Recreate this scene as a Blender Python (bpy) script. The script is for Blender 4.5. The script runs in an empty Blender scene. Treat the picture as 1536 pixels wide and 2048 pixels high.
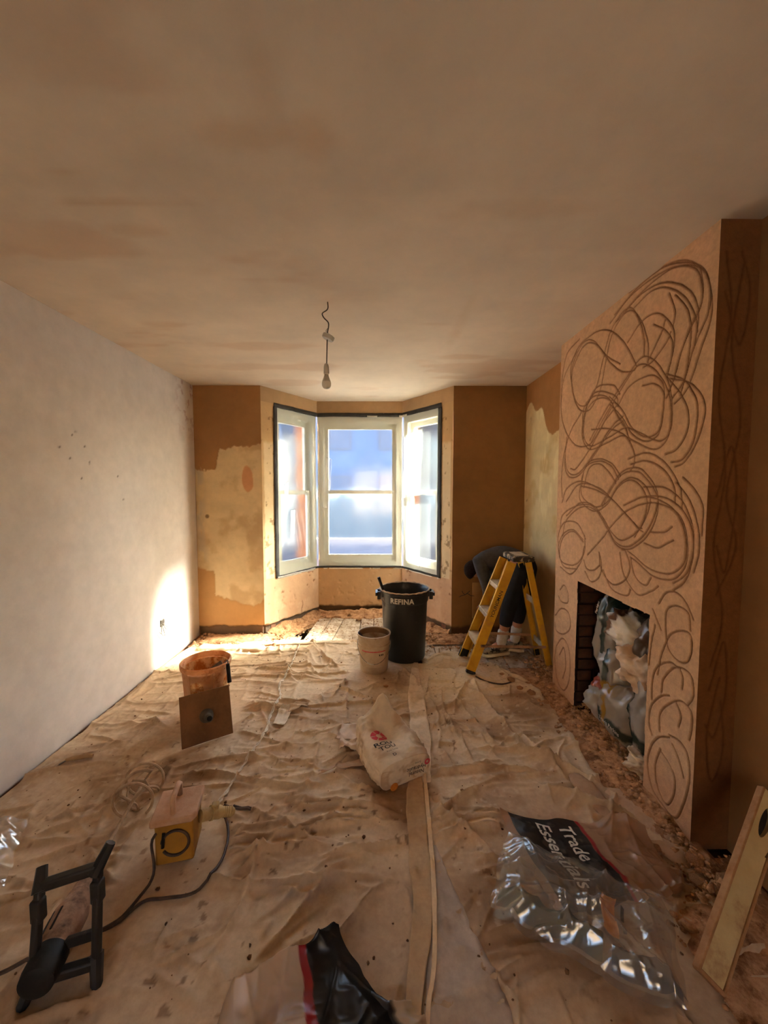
import bpy, bmesh, math, random
import numpy as np
from mathutils import Vector, Matrix
random.seed(7)
SC = bpy.context.scene
COL = SC.collection

# ---------------------------------------------------------------- camera, sky, sun, exposure
cam_data = bpy.data.cameras.new('camera')
cam = bpy.data.objects.new('camera', cam_data)
COL.objects.link(cam)
cam_data.sensor_fit = 'AUTO'
cam_data.sensor_width = 36.0
cam_data.lens = 770.0 / 2048.0 * 36.0          # ultra-wide phone lens
cam_data.clip_start = 0.02
cam.location = (0.0, 0.0, 1.53)
cam.rotation_euler = (math.radians(90) - math.atan(46 / 770), 0.0, -math.atan(5 / 770))
SC.camera = cam

SUN_DIR = Vector((-1.0, -0.36, -0.66)).normalized()      # the way the light travels
world = bpy.data.worlds.new('sky')
SC.world = world
world.use_nodes = True
wn = world.node_tree
wn.nodes.clear()
sky = wn.nodes.new('ShaderNodeTexSky')
sky.sky_type = 'NISHITA'
sky.sun_disc = False
sky.sun_elevation = math.asin(-SUN_DIR.z)
sky.sun_rotation = math.atan2(-SUN_DIR.x, -SUN_DIR.y)
sky.altitude = 50
sky.air_density = 1.0
sky.dust_density = 4.0
sky.ozone_density = 1.0
bg = wn.nodes.new('ShaderNodeBackground')
bg.inputs['Strength'].default_value = 1.0
wo = wn.nodes.new('ShaderNodeOutputWorld')
wn.links.new(sky.outputs[0], bg.inputs[0])
wn.links.new(bg.outputs[0], wo.inputs[0])

sun_data = bpy.data.lights.new('sun', 'SUN')
sun_data.energy = 54.0
sun_data.color = (1.0, 0.94, 0.84)
sun_data.angle = math.radians(9.0)
sun = bpy.data.objects.new('sun', sun_data)
COL.objects.link(sun)
sun.rotation_euler = SUN_DIR.to_track_quat('-Z', 'Y').to_euler()
sun.location = (8, 6, 7)

SC.view_settings.view_transform = 'Standard'
SC.view_settings.look = 'None'
SC.view_settings.gamma = 1.0
SC.view_settings.use_curve_mapping = False
SC.view_settings.exposure = 1.76
SC.cycles.max_bounces = 12
SC.cycles.diffuse_bounces = 8
SC.cycles.transparent_max_bounces = 24
SC.cycles.sample_clamp_indirect = 6.0

# ---------------------------------------------------------------- helpers
def lin(r, g, b):
    def c(x):
        x /= 255.0
        return x / 12.92 if x <= 0.04045 else ((x + 0.055) / 1.055) ** 2.4
    return (c(r), c(g), c(b))

def A(*v):
    return np.array(v, float)

def hash2(ix, iy, seed):
    n = (ix.astype(np.int64) * 374761393 + iy.astype(np.int64) * 668265263 + seed * 974634777) & 0xFFFFFFFF
    n = ((n ^ (n >> 13)) * 1274126177) & 0xFFFFFFFF
    return ((n ^ (n >> 16)) & 0xFFFF) / 65535.0

def vnoise(x, y, seed=0):
    x = np.asarray(x, float); y = np.asarray(y, float)
    ix = np.floor(x); iy = np.floor(y)
    fx = x - ix; fy = y - iy
    fx = fx * fx * fx * (fx * (fx * 6 - 15) + 10); fy = fy * fy * fy * (fy * (fy * 6 - 15) + 10)
    a = hash2(ix, iy, seed); b = hash2(ix + 1, iy, seed); c = hash2(ix, iy + 1, seed); d = hash2(ix + 1, iy + 1, seed)
    return (a + (b - a) * fx) + ((c + (d - c) * fx) - (a + (b - a) * fx)) * fy

def fbm(x, y, f=1.0, o=4, seed=0):
    t = 0.0; amp = 0.5; tot = 0.0
    for k in range(o):
        t = t + amp * vnoise(x * f + 17.3 * k, y * f - 9.1 * k, seed + k * 31); tot += amp
        f *= 2.03; amp *= 0.5
    return t / tot

def ridged(x, y, f=1.0, o=3, seed=0, sharp=2.0):
    t = 0.0; amp = 0.6; tot = 0.0
    for k in range(o):
        n = vnoise(x * f + 5.7 * k, y * f + 3.3 * k, seed + 57 * k)
        t = t + amp * (1 - np.abs(2 * n - 1)) ** sharp; tot += amp
        f *= 2.1; amp *= 0.5
    return t / tot

def sstep(a, b, x):
    t = np.clip((x - a) / (b - a + 1e-12), 0, 1)
    return t * t * (3 - 2 * t)

def mixc(a, b, t):
    t = np.asarray(t)[..., None]
    return np.asarray(a) * (1 - t) + np.asarray(b) * t

def spline(pts, step=0.02, closed=False):
    """Catmull-Rom through the points, resampled"""
    P = [np.array(p, float) for p in pts]
    if closed:
        P = [P[-1]] + P + [P[0], P[1]]
    else:
        P = [2 * P[0] - P[1]] + P + [2 * P[-1] - P[-2]]
    out = []
    for i in range(1, len(P) - 2):
        p0, p1, p2, p3 = P[i - 1], P[i], P[i + 1], P[i + 2]
        n = max(2, int(np.linalg.norm(p2 - p1) / step))
        for k in range(n):
            t = k / n
            out.append(0.5 * ((2 * p1) + (-p0 + p2) * t + (2 * p0 - 5 * p1 + 4 * p2 - p3) * t * t + (-p0 + 3 * p1 - 3 * p2 + p3) * t ** 3))
    if not closed:
        out.append(P[-2])
    return out

class MB:
    """collects shapes for ONE mesh object"""
    def __init__(s):
        s.v = []; s.f = []
    def add(s, v, f):
        n = len(s.v)
        s.v += [tuple(float(c) for c in p) for p in v]
        s.f += [tuple(i + n for i in q) for q in f]
        return s
    def box(s, c, size, rot=None):
        hx, hy, hz = [q / 2 for q in size]
        v = [Vector((x * hx, y * hy, z * hz)) for x in (-1, 1) for y in (-1, 1) for z in (-1, 1)]
        if rot is not None:
            v = [rot @ p for p in v]
        v = [p + Vector(c) for p in v]
        return s.add(v, [(0, 1, 3, 2), (4, 6, 7, 5), (0, 4, 5, 1), (2, 3, 7, 6), (0, 2, 6, 4), (1, 5, 7, 3)])
    def beam(s, p0, p1, wdir, w, t):
        p0 = Vector(p0); p1 = Vector(p1); a = (p1 - p0).normalized()
        wd = Vector(wdir); wd = (wd - a * wd.dot(a)).normalized(); th = a.cross(wd)
        m = Matrix((wd, th, a)).transposed()
        return s.box((p0 + p1) / 2, (w, t, (p1 - p0).length), m)
    def tube(s, path, r, n=8, cap=True, closed=False, squash=1.0):
        P = [Vector(tuple(p)) for p in path]
        m = len(P)
        rr = list(r) if hasattr(r, '__len__') else [r] * m
        T = []
        for i in range(m):
            if closed:
                d = P[(i + 1) % m] - P[i - 1]
            else:
                d = P[min(i + 1, m - 1)] - P[max(i - 1, 0)]
            T.append(d.normalized() if d.length > 1e-9 else Vector((0, 0, 1)))
        up = Vector((0, 0, 1)) if abs(T[0].z) < 0.9 else Vector((1, 0, 0))
        N = (up - T[0] * up.dot(T[0])).normalized()
        v = []; f = []
        for i in range(m):
            if i:
                N = N - T[i] * N.dot(T[i])
                N = N.normalized() if N.length > 1e-6 else Vector((1, 0, 0))
            B = T[i].cross(N)
            for k in range(n):
                a = 2 * math.pi * k / n
                v.append(P[i] + (N * math.cos(a) * squash + B * math.sin(a)) * rr[i])
        for i in range(m if closed else m - 1):
            j = (i + 1) % m
            for k in range(n):
                k2 = (k + 1) % n
                f.append((i * n + k, i * n + k2, j * n + k2, j * n + k))
        if cap and not closed:
            f.append(tuple(reversed(range(n)))); f.append(tuple((m - 1) * n + k for k in range(n)))
        return s.add(v, f)
    def lathe(s, prof, n=32, loc=(0, 0, 0), rot=None, cap0=False, cap1=False, wob=None):
        v = []; f = []
        for i, (r, z) in enumerate(prof):
            for k in range(n):
                a = 2 * math.pi * k / n
                q = r * (1 + (wob(a, z) if wob else 0))
                p = Vector((q * math.cos(a), q * math.sin(a), z))
                v.append((rot @ p if rot is not None else p) + Vector(loc))
        for i in range(len(prof) - 1):
            for k in range(n):
                k2 = (k + 1) % n
                f.append((i * n + k, i * n + k2, (i + 1) * n + k2, (i + 1) * n + k))
        if cap0: f.append(tuple(reversed(range(n))))
        if cap1: f.append(tuple((len(prof) - 1) * n + k for k in range(n)))
        return s.add(v, f)
    def prism(s, pts, vec):
        n = len(pts); vec = Vector(vec)
        v = [Vector(p) for p in pts] + [Vector(p) + vec for p in pts]
        return s.add(v, [tuple(reversed(range(n))), tuple(n + k for k in range(n))] + [(k, (k + 1) % n, n + (k + 1) % n, n + k) for k in range(n)])
    def build(s, name, mat, parent=None, angle=40, bevel=0, loc=None, subsurf=0):
        me = bpy.data.meshes.new(name)
        me.from_pydata(s.v, [], s.f)
        me.polygons.foreach_set('use_smooth', [True] * len(me.polygons))
        me.update()
        try:
            me.set_sharp_from_angle(angle=math.radians(angle))
        except Exception:
            pass
        return link(name, me, mat, parent, bevel, loc, subsurf)

def link(name, me, mat, parent=None, bevel=0, loc=None, subsurf=0):
    o = bpy.data.objects.new(name, me)
    COL.objects.link(o)
    if mat is not None and not me.materials:
        me.materials.append(mat)
    if parent is not None:
        o.parent = parent
        if loc is None:                       # the mesh is in world space, its thing may not stand at the origin
            o.matrix_parent_inverse = parent.matrix_basis.inverted()
    if loc is not None:
        o.location = loc
    if bevel:
        b = o.modifiers.new('bevel', 'BEVEL'); b.width = bevel; b.segments = 2; b.limit_method = 'ANGLE'
    if subsurf:
        q = o.modifiers.new('subsurf', 'SUBSURF'); q.levels = subsurf; q.render_levels = subsurf
    return o

def tag(o, label, cat, group=None, kind=None):
    o['label'] = label
    o['category'] = cat
    if group: o['group'] = group
    if kind: o['kind'] = kind
    return o

def thing(name, label, cat, loc=(0, 0, 0), rotz=0.0, group=None):
    o = bpy.data.objects.new(name, None)
    o.empty_display_size = 0.05
    COL.objects.link(o)
    o.location = loc
    o.rotation_euler = (0, 0, rotz)
    return tag(o, label, cat, group)

def struct(o, label, cat='structure'):
    o['kind'] = 'structure'; o['label'] = label; o['category'] = cat
    return o

def patch(name, fn, nu, nv, mat, parent=None, col=None, thick=0, keep=None, smooth=True):
    """a grid surface: fn(U,V)->X,Y,Z ; col(U,V,X,Y,Z)->rgb array ; keep(X,Y,Z)->bool per vertex"""
    u = np.linspace(0, 1, nu + 1); v = np.linspace(0, 1, nv + 1)
    U, V = np.meshgrid(u, v, indexing='ij')
    X, Y, Z = fn(U, V)
    co = np.stack([X, Y, Z], -1).reshape(-1, 3)
    i = np.arange(nu)[:, None] * (nv + 1) + np.arange(nv)[None, :]
    q = np.stack([i, i + nv + 1, i + nv + 2, i + 1], -1).reshape(-1, 4)
    rgb = None
    if col is not None:
        rgb = np.asarray(col(U, V, X, Y, Z)).reshape(-1, 3)
    if keep is not None:
        k = np.asarray(keep(X, Y, Z)).reshape(-1)
        q = q[k[q].all(1)]
        used = np.zeros(len(co), bool); used[q.ravel()] = True
        idx = np.cumsum(used) - 1
        co = co[used]; q = idx[q]
        if rgb is not None: rgb = rgb[used]
    return npmesh(name, co, q, mat, parent, rgb, thick, smooth)

def npmesh(name, co, q, mat, parent=None, rgb=None, thick=0, smooth=True):
    me = bpy.data.meshes.new(name)
    nq = len(q); k = q.shape[1]
    me.vertices.add(len(co)); me.vertices.foreach_set('co', np.ascontiguousarray(co, dtype=np.float32).ravel())
    me.loops.add(nq * k); me.loops.foreach_set('vertex_index', np.ascontiguousarray(q, dtype=np.int32).ravel())
    me.polygons.add(nq)
    me.polygons.foreach_set('loop_start', np.arange(0, nq * k, k, dtype=np.int32))
    if smooth: me.polygons.foreach_set('use_smooth', np.ones(nq, bool))
    if rgb is not None:
        a = me.color_attributes.new('Col', 'FLOAT_COLOR', 'POINT')
        rgba = np.ones((len(co), 4), np.float32); rgba[:, :3] = np.clip(rgb, 0, 1)
        a.data.foreach_set('color', rgba.ravel())
    me.update(calc_edges=True)
    me.validate()
    o = link(name, me, mat, parent)
    if thick:
        m = o.modifiers.new('thickness', 'SOLIDIFY'); m.thickness = thick; m.offset = -1
    return o

_txt = {}
def text_mesh(s, size=1.0, bold=0.0, shear=0.0, spacing=1.0, sub=1):
    """flat lettering: vertices (x, y) with the text's box starting at 0,0 ; triangles"""
    cu = bpy.data.curves.new('lettering', 'FONT')
    cu.body = s; cu.size = size; cu.offset = bold * size; cu.shear = shear; cu.space_character = spacing
    cu.resolution_u = 3
    o = bpy.data.objects.new('lettering', cu); COL.objects.link(o)
    dg = bpy.context.evaluated_depsgraph_get()
    me = bpy.data.meshes.new_from_object(o.evaluated_get(dg))
    bpy.data.objects.remove(o); bpy.data.curves.remove(cu)
    bm = bmesh.new(); bm.from_mesh(me); bpy.data.meshes.remove(me)
    bmesh.ops.triangulate(bm, faces=bm.faces)
    if sub:
        bmesh.ops.subdivide_edges(bm, edges=[e for e in bm.edges if e.calc_length() > size * 0.15], cuts=sub, use_grid_fill=True)
        bmesh.ops.triangulate(bm, faces=bm.faces)
    v = np.array([p.co[:2] for p in bm.verts]); f = np.array([[q.index for q in t.verts] for t in bm.faces])
    bm.free()
    v -= v.min(0)
    return v, f

def lettering(s, size, place, mat, parent, bold=0.0, shear=0.0, spacing=1.0, sub=1, name='lettering'):
    """place(x, y) -> 3 arrays; x, y in metres, box starting at 0,0; returns width too"""
    v, f = text_mesh(s, size, bold, shear, spacing, sub)
    X, Y, Z = place(v[:, 0], v[:, 1], v[:, 0].max(), v[:, 1].max())
    return npmesh(name, np.stack([X, Y, Z], -1), f, mat, parent, smooth=False)

# ---------------------------------------------------------------- materials
def nodes_of(name):
    m = bpy.data.materials.new(name); m.use_nodes = True
    nt = m.node_tree; b = nt.nodes['Principled BSDF']
    return m, nt, b

def noise_node(nt, scale, detail=5, rough=0.6, vec=None):
    t = nt.nodes.new('ShaderNodeTexNoise'); t.inputs['Scale'].default_value = scale
    t.inputs['Detail'].default_value = detail; t.inputs['Roughness'].default_value = rough
    if vec is not None: nt.links.new(vec, t.inputs['Vector'])
    return t

def pmat(name, c1, c2=None, scale=20.0, rough=0.7, bump=0.0, bscale=60.0, metal=0.0, lo=0.35, hi=0.65, attr=False, spec=0.3, trans=0.0, coat=0.0, c3=None, s3=8.0, t3=(0.6, 0.7), sss=0.0):
    m, nt, b = nodes_of(name)
    tc = nt.nodes.new('ShaderNodeTexCoord'); vec = tc.outputs['Object']
    def ramp(fac, a, c):
        r = nt.nodes.new('ShaderNodeMapRange'); r.inputs['From Min'].default_value = a; r.inputs['From Max'].default_value = c
        nt.links.new(fac, r.inputs['Value']); return r.outputs[0]
    def mix(fac, a, c, mode='MIX'):
        x = nt.nodes.new('ShaderNodeMix'); x.data_type = 'RGBA'; x.blend_type = mode
        for val, sock in ((fac, x.inputs[0]), (a, x.inputs[6]), (c, x.inputs[7])):
            if isinstance(val, bpy.types.NodeSocket): nt.links.new(val, sock)
            elif isinstance(val, (int, float)): sock.default_value = val
            else: sock.default_value = (*val, 1)
        return x.outputs[2]
    if attr:
        at = nt.nodes.new('ShaderNodeAttribute'); at.attribute_name = 'Col'
        base = at.outputs['Color']
        n = noise_node(nt, scale, 6, 0.65, vec)
        g = ramp(n.outputs[0], lo, hi)
        base = mix(1.0, base, mix(g, c1, c2), 'MULTIPLY')
    elif c2 is not None:
        n = noise_node(nt, scale, 6, 0.65, vec)
        base = mix(ramp(n.outputs[0], lo, hi), c1, c2)
        if c3 is not None:
            n3 = noise_node(nt, s3, 6, 0.7, vec)
            base = mix(ramp(n3.outputs[0], *t3), base, c3)
    else:
        base = None
    if base is None: b.inputs['Base Color'].default_value = (*c1, 1)
    else: nt.links.new(base, b.inputs['Base Color'])
    b.inputs['Roughness'].default_value = rough
    b.inputs['Metallic'].default_value = metal
    b.inputs['Specular IOR Level'].default_value = spec
    b.inputs['Transmission Weight'].default_value = trans
    b.inputs['Coat Weight'].default_value = coat
    if bump:
        bn = noise_node(nt, bscale, 6, 0.6, vec)
        bp = nt.nodes.new('ShaderNodeBump'); bp.inputs['Strength'].default_value = min(1, bump); bp.inputs['Distance'].default_value = 0.004
        nt.links.new(bn.outputs[0], bp.inputs['Height']); nt.links.new(bp.outputs[0], b.inputs['Normal'])
    return m

def film_mat(name, color, clear=0.45, blur=0.2, white=0.25, gloss=0.1, rough=0.25, grough=0.12, attr=False):
    """thin translucent plastic: part clear, part scattering, part sheen"""
    m = bpy.data.materials.new(name); m.use_nodes = True; nt = m.node_tree; nt.nodes.clear()
    out = nt.nodes.new('ShaderNodeOutputMaterial')
    tr = nt.nodes.new('ShaderNodeBsdfTransparent'); tr.inputs[0].default_value = (*[0.6 + 0.4 * c for c in color], 1)
    tl = nt.nodes.new('ShaderNodeBsdfTranslucent'); tl.inputs[0].default_value = (*color, 1)
    df = nt.nodes.new('ShaderNodeBsdfDiffuse'); df.inputs[0].default_value = (*color, 1)
    gl = nt.nodes.new('ShaderNodeBsdfGlossy'); gl.inputs['Roughness'].default_value = grough
    rf = nt.nodes.new('ShaderNodeBsdfRefraction'); rf.inputs['Roughness'].default_value = rough; rf.inputs['IOR'].default_value = 1.12
    rf.inputs[0].default_value = (*[0.7 + 0.3 * c for c in color], 1)
    if attr:
        at = nt.nodes.new('ShaderNodeAttribute'); at.attribute_name = 'Col'
        for n in (tl, df): nt.links.new(at.outputs['Color'], n.inputs[0])
    def mix(f, a, b):
        x = nt.nodes.new('ShaderNodeMixShader'); x.inputs[0].default_value = f
        nt.links.new(a, x.inputs[1]); nt.links.new(b, x.inputs[2]); return x.outputs[0]
    s = clear; cur = tr.outputs[0]
    if blur: cur = mix(blur / (s + blur), cur, rf.outputs[0]); s += blur
    both = mix(0.45, tl.outputs[0], df.outputs[0])
    if white: cur = mix(white / (s + white), cur, both); s += white
    if gloss: cur = mix(gloss / (s + gloss), cur, gl.outputs[0])
    nt.links.new(cur, out.inputs[0])
    return m

M = {}
M['plaster'] = pmat('plaster', (0.93, 0.93, 0.93), (1.04, 1.035, 1.03), 9.0, 0.9, 0.25, 45.0, attr=True, spec=0.15)
M['scratch'] = pmat('scratch coat', (0.86, 0.86, 0.86), (1.08, 1.06, 1.03), 40.0, 0.95, 0.5, 160.0, attr=True, spec=0.1)
M['ceiling'] = pmat('ceiling plaster', (0.93, 0.93, 0.93), (1.04, 1.03, 1.02), 3.0, 0.9, 0.12, 14.0, attr=True, spec=0.15)
M['canvas'] = pmat('canvas', (0.90, 0.88, 0.86), (1.06, 1.05, 1.04), 40.0, 0.95, 0.35, 30.0, attr=True, spec=0.08)
M['paint'] = pmat('cream gloss paint', lin(235, 232, 215), lin(222, 218, 198), 8, 0.4, 0.05, 40)
M['board'] = pmat('dusty floorboard', lin(150, 125, 98), lin(200, 180, 155), 12, 0.9, 0.5, 60, c3=lin(110, 80, 52), s3=25, t3=(0.52, 0.68))
M['soil'] = pmat('void dirt', lin(70, 55, 42), lin(95, 75, 58), 20, 1.0, 0.8, 40)
M['rubble'] = pmat('plaster rubble', lin(150, 104, 66), lin(196, 150, 108), 25, 1.0, 0.9, 90, c3=lin(112, 70, 38), s3=14, t3=(0.5, 0.65))
M['brick'] = pmat('sooty brick', lin(52, 36, 28), lin(84, 52, 36), 18, 0.95, 0.6, 60)
M['mortar'] = pmat('sooty mortar', lin(40, 32, 27), lin(58, 46, 38), 30, 1.0, 0.7, 60)
M['black'] = pmat('black plastic', lin(24, 24, 22), lin(34, 32, 29), 14, 0.42, 0.08, 60, c3=lin(96, 84, 68), s3=9, t3=(0.66, 0.78), spec=0.5)
M['rubber'] = pmat('black rubber', lin(22, 20, 18), lin(36, 32, 28), 30, 0.6, 0.1, 80, c3=lin(110, 92, 74), s3=20, t3=(0.62, 0.76))
M['crust'] = pmat('dried plaster crust', lin(176, 150, 124), lin(200, 178, 150), 30, 0.95, 0.8, 70)
M['mud'] = pmat('wet plaster', lin(104, 72, 44), lin(132, 96, 62), 10, 0.5, 0.4, 25)
M['wire'] = pmat('galvanised wire', lin(150, 145, 138), lin(120, 112, 102), 40, 0.45, 0, 10, metal=0.8)
M['steel'] = pmat('steel blade', lin(150, 148, 142), lin(110, 100, 88), 25, 0.4, 0.1, 50, metal=0.8)
M['white_print'] = pmat('white print', lin(214, 210, 198), lin(190, 184, 170), 60, 0.7)
M['black_print'] = pmat('black print', lin(38, 34, 32), lin(52, 46, 42), 60, 0.7)
M['red_print'] = pmat('red print', lin(190, 52, 66), lin(206, 80, 90), 60, 0.7)
M['orange_print'] = pmat('orange print', lin(205, 130, 50), lin(190, 110, 45), 60, 0.7)
M['flex'] = pmat('dark flex', lin(58, 46, 40), lin(84, 66, 54), 30, 0.6)
M['grey_wire'] = pmat('grey twin cable', lin(120, 112, 98), lin(140, 130, 114), 30, 0.6)
M['glass'] = None
def glass():
    m = bpy.data.materials.new('window glass'); m.use_nodes = True; nt = m.node_tree; nt.nodes.clear()
    out = nt.nodes.new('ShaderNodeOutputMaterial'); t = nt.nodes.new('ShaderNodeBsdfTransparent'); g = nt.nodes.new('ShaderNodeBsdfGlossy')
    g.inputs['Roughness'].default_value = 0.02; t.inputs[0].default_value = (0.94, 0.97, 0.97, 1)
    f = nt.nodes.new('ShaderNodeFresnel'); f.inputs[0].default_value = 1.45; x = nt.nodes.new('ShaderNodeMixShader')
    nt.links.new(f.outputs[0], x.inputs[0]); nt.links.new(t.outputs[0], x.inputs[1]); nt.links.new(g.outputs[0], x.inputs[2]); nt.links.new(x.outputs[0], out.inputs[0])
    return m
M['glass'] = glass()
M['polythene'] = film_mat('taped polythene', (0.86, 0.90, 0.90), clear=0.40, blur=0.48, white=0.014, gloss=0.05, rough=0.42, grough=0.2)
M['film'] = film_mat('clear bag film', (0.80, 0.76, 0.68), clear=0.60, blur=0.0, white=0.17, gloss=0.14, grough=0.2)
M['film_print'] = film_mat('printed bag film', (0.8, 0.8, 0.8), clear=0.04, blur=0.0, white=0.8, gloss=0.04, grough=0.35, attr=True)
M['film_milky'] = film_mat('milky bag film', (0.8, 0.8, 0.8), clear=0.22, blur=0.0, white=0.62, gloss=0.07, grough=0.28, attr=True)
M['paper'] = pmat('sack paper', (0.9, 0.9, 0.9), (1.04, 1.03, 1.02), 30, 0.85, 0.35, 60, attr=True, spec=0.15)
# ---------------------------------------------------------------- the room
XL, XR, YB, ZC = -1.90, 1.47, 3.95, 2.57          # left wall, right wall, back wall, ceiling
YR = -2.2                                         # rear wall, behind the camera
BL, BR, BLI, BRI, YBAY = -1.22, 0.73, -0.77, 0.25, 4.65
CX, CY0, CY1 = 1.31, 1.54, 2.86                   # chimney breast face and its two ends
FY0, FY1, FZ = 1.84, 2.53, 0.915                  # fireplace opening

RWX0, RWX1, RWZ0, RWZ1 = -0.9, 0.7, 0.75, 2.15      # added rear window, unseen behind the viewpoint, for fill daylight
PINK = A(*lin(206, 196, 186)); TAN = A(*lin(186, 142, 102)); BROWN = A(*lin(156, 116, 74)); PALE = A(*lin(216, 190, 148))
OCHRE = A(*lin(186, 142, 92)); DARK = A(*lin(140, 102, 62)); CEIL = A(*lin(216, 199, 178))

def wall(name, O, U, V, w, h, res, col, label, mat='plaster', disp=None, keep=None):
    """a plastered wall as a fine grid: O corner, U along, V up (unit vectors), disp along U x V"""
    O, U_, V_ = A(*O), A(*U), A(*V); N = np.cross(U_, V_)
    def fn(u, v):
        s = u * w; t = v * h
        d = 0.0015 * (fbm(s, t, 6, 3, 5) - 0.5)
        if disp is not None: d = d + disp(s, t)
        return tuple(O[k] + s * U_[k] + t * V_[k] + d * N[k] for k in range(3))
    o = patch(name, fn, max(1, int(w / res)), max(1, int(h / res)), M[mat], col=lambda u, v, X, Y, Z: col(u * w, v * h), keep=keep)
    return struct(o, label, 'wall')

def stains(s, t, base, amt=0.10, seed=1):
    n = fbm(s, t, 1.3, 4, seed); n2 = fbm(s * 0.5, t * 2.0, 2.2, 4, seed + 9)
    return base * (1 + amt * (n - 0.5) * 2)[..., None] * (1 - 0.5 * amt * sstep(0.55, 0.75, n2))[..., None]

# ceiling: main rectangle plus the bay
def bay_in(X, Y, pad=0.03):
    f = np.clip((Y - YB) / (YBAY - YB), 0, 1)
    xl = BL + (BLI - BL) * f - pad; xr = BR + (BRI - BR) * f + pad
    return (Y < YB + pad) | ((X > xl) & (X < xr) & (Y < YBAY + pad))
def ceil_col(u, v, X, Y, Z):
    c = stains(X, Y, CEIL, 0.07, 3)
    band = sstep(0.56, 0.7, fbm(X * 0.8, Y * 2.6, 1.6, 4, 40)) * sstep(0.45, 0.6, fbm(X, Y, 0.9, 2, 12))
    c = mixc(c, A(*lin(184, 138, 98)), 0.3 * band)
    for (x, y, rx, ry, k) in ((-0.95, 1.47, .30, .018, .6), (-1.0, 1.62, .14, .05, .4), (-0.42, 1.20, .13, .07, .42), (-0.20, 1.20, .09, .10, .40), (0.55, 1.50, .28, .06, .32), (-1.05, 1.34, .08, .02, .45), (-0.3, 1.05, .05, .22, .2), (0.5, 2.6, .04, .5, .25), (0.35, 2.5, .12, .03, .3)):
        d = ((X - x) / rx) ** 2 + ((Y - y) / ry) ** 2 + 1.3 * (fbm(X, Y, 9, 3, 8) - 0.5)
        c = mixc(c, A(*lin(186, 146, 104)), 0.8 * k * (1 - sstep(-0.3, 1.2, d)))
    return c
def ceil_fn(u, v):
    X = XL + u * (XR - XL); Y = YR + v * (YBAY + .02 - YR)
    Z = ZC + 0.004 * (fbm(X, Y, 1.2, 3, 2) - 0.5) + 0.004 * sstep(0.02, 0.0, np.abs(X - 0.45 - 0.04 * np.sin(3 * Y))) * sstep(2.2, 2.5, Y)
    return X, Y, Z
o = patch('ceiling', lambda u, v: ceil_fn(u, 1 - v), 168, 340, M['ceiling'], col=ceil_col, keep=lambda X, Y, Z: bay_in(X, Y))
struct(o, 'freshly plastered pinkish ceiling with drying marks', 'ceiling')

# left wall
def left_col(s, t):
    c = stains(s, t, PINK, 0.08, 21)
    c = mixc(c, A(*lin(220, 210, 202)), 0.5 * sstep(0.45, 0.7, fbm(s, t, 0.8, 3, 33)))
    c = mixc(c, A(*lin(150, 98, 78)), 0.55 * sstep(0.62, 0.72, fbm(s, t, 18, 3, 2)) * sstep(5.75, 6.0, s) * sstep(1.9, 2.35, t))
    c = mixc(c, A(*lin(120, 90, 66)), 0.8 * sstep(0.010, 0.0, t - 0.006 * fbm(s, t, 9, 3, 4)))
    dots = np.zeros_like(s)
    for (y, z) in ((2.43, 1.89), (2.40, 1.86), (2.50, 1.80), (2.38, 1.72), (2.53, 1.70), (2.46, 1.60), (2.8, 1.62), (2.30, 1.78), (2.85, 1.45)):
        dots = np.maximum(dots, sstep(0.010, 0.004, np.hypot(s - (y - YR), t - z)))
    return mixc(c, A(*lin(80, 60, 48)), 0.9 * dots)
wall('wall_left', (XL, YR, 0), (0, 1, 0), (0, 0, 1), YB - YR, ZC, 0.012, left_col, 'long pale pink plastered wall on the left')

# back wall, left of the bay: brown skim above, bare pale patch, ochre below
def backL_col(s, t):
    e = 0.10 * (fbm(s, t, 7, 5, 61) - 0.5) + 0.04 * (fbm(s, t, 30, 3, 62) - 0.5)
    top = 1.98 - 0.20 * sstep(0.26, 0.20, s) - 0.05 * sstep(0.42, 0.30, s) + e
    bot = 0.37 + 0.04 * np.sin(s * 9) + e
    bot = np.where(s < 0.17 + 0.3 * e, 0.70 + e, bot)
    bot2 = np.where(s < 0.17, 0.40 + e, bot)
    pale = sstep(-0.006, 0.006, top - t) * sstep(-0.006, 0.006, t - bot)
    c = stains(s, t, BROWN, 0.12, 65)
    c = mixc(c, stains(s, t, OCHRE, 0.10, 66), sstep(1.0, 0.9, t))
    pc = mixc(stains(s, t, PALE, 0.16, 67), A(*lin(176, 142, 100)), 0.55 * sstep(0.45, 0.68, fbm(s, t, 5, 5, 68)))
    pc = mixc(pc, A(*lin(186, 170, 146)), 0.7 * sstep(0.13, 0.05, s) * sstep(0.35, 0.6, fbm(s * 3, t, 6, 4, 70)))
    d = np.hypot((s - 0.53 - 0.06 * (1.62 - t)) / 0.055, (t - 1.62) / 0.14) + 0.5 * (fbm(s, t, 14, 3, 3) - 0.5)
    pc = mixc(pc, A(*lin(206, 140, 96)), 0.8 * sstep(1.05, 0.85, d))
    d = np.hypot(s - 0.11, t - 1.25)
    pc = mixc(pc, A(*lin(96, 68, 44)), 0.8 * sstep(0.026, 0.015, d))
    c = mixc(c, pc, pale)
    return mixc(c, A(*lin(120, 92, 66)), sstep(0.02, -0.01, t - 0.07 - 0.05 * fbm(s, t, 9, 4, 8)))
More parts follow.
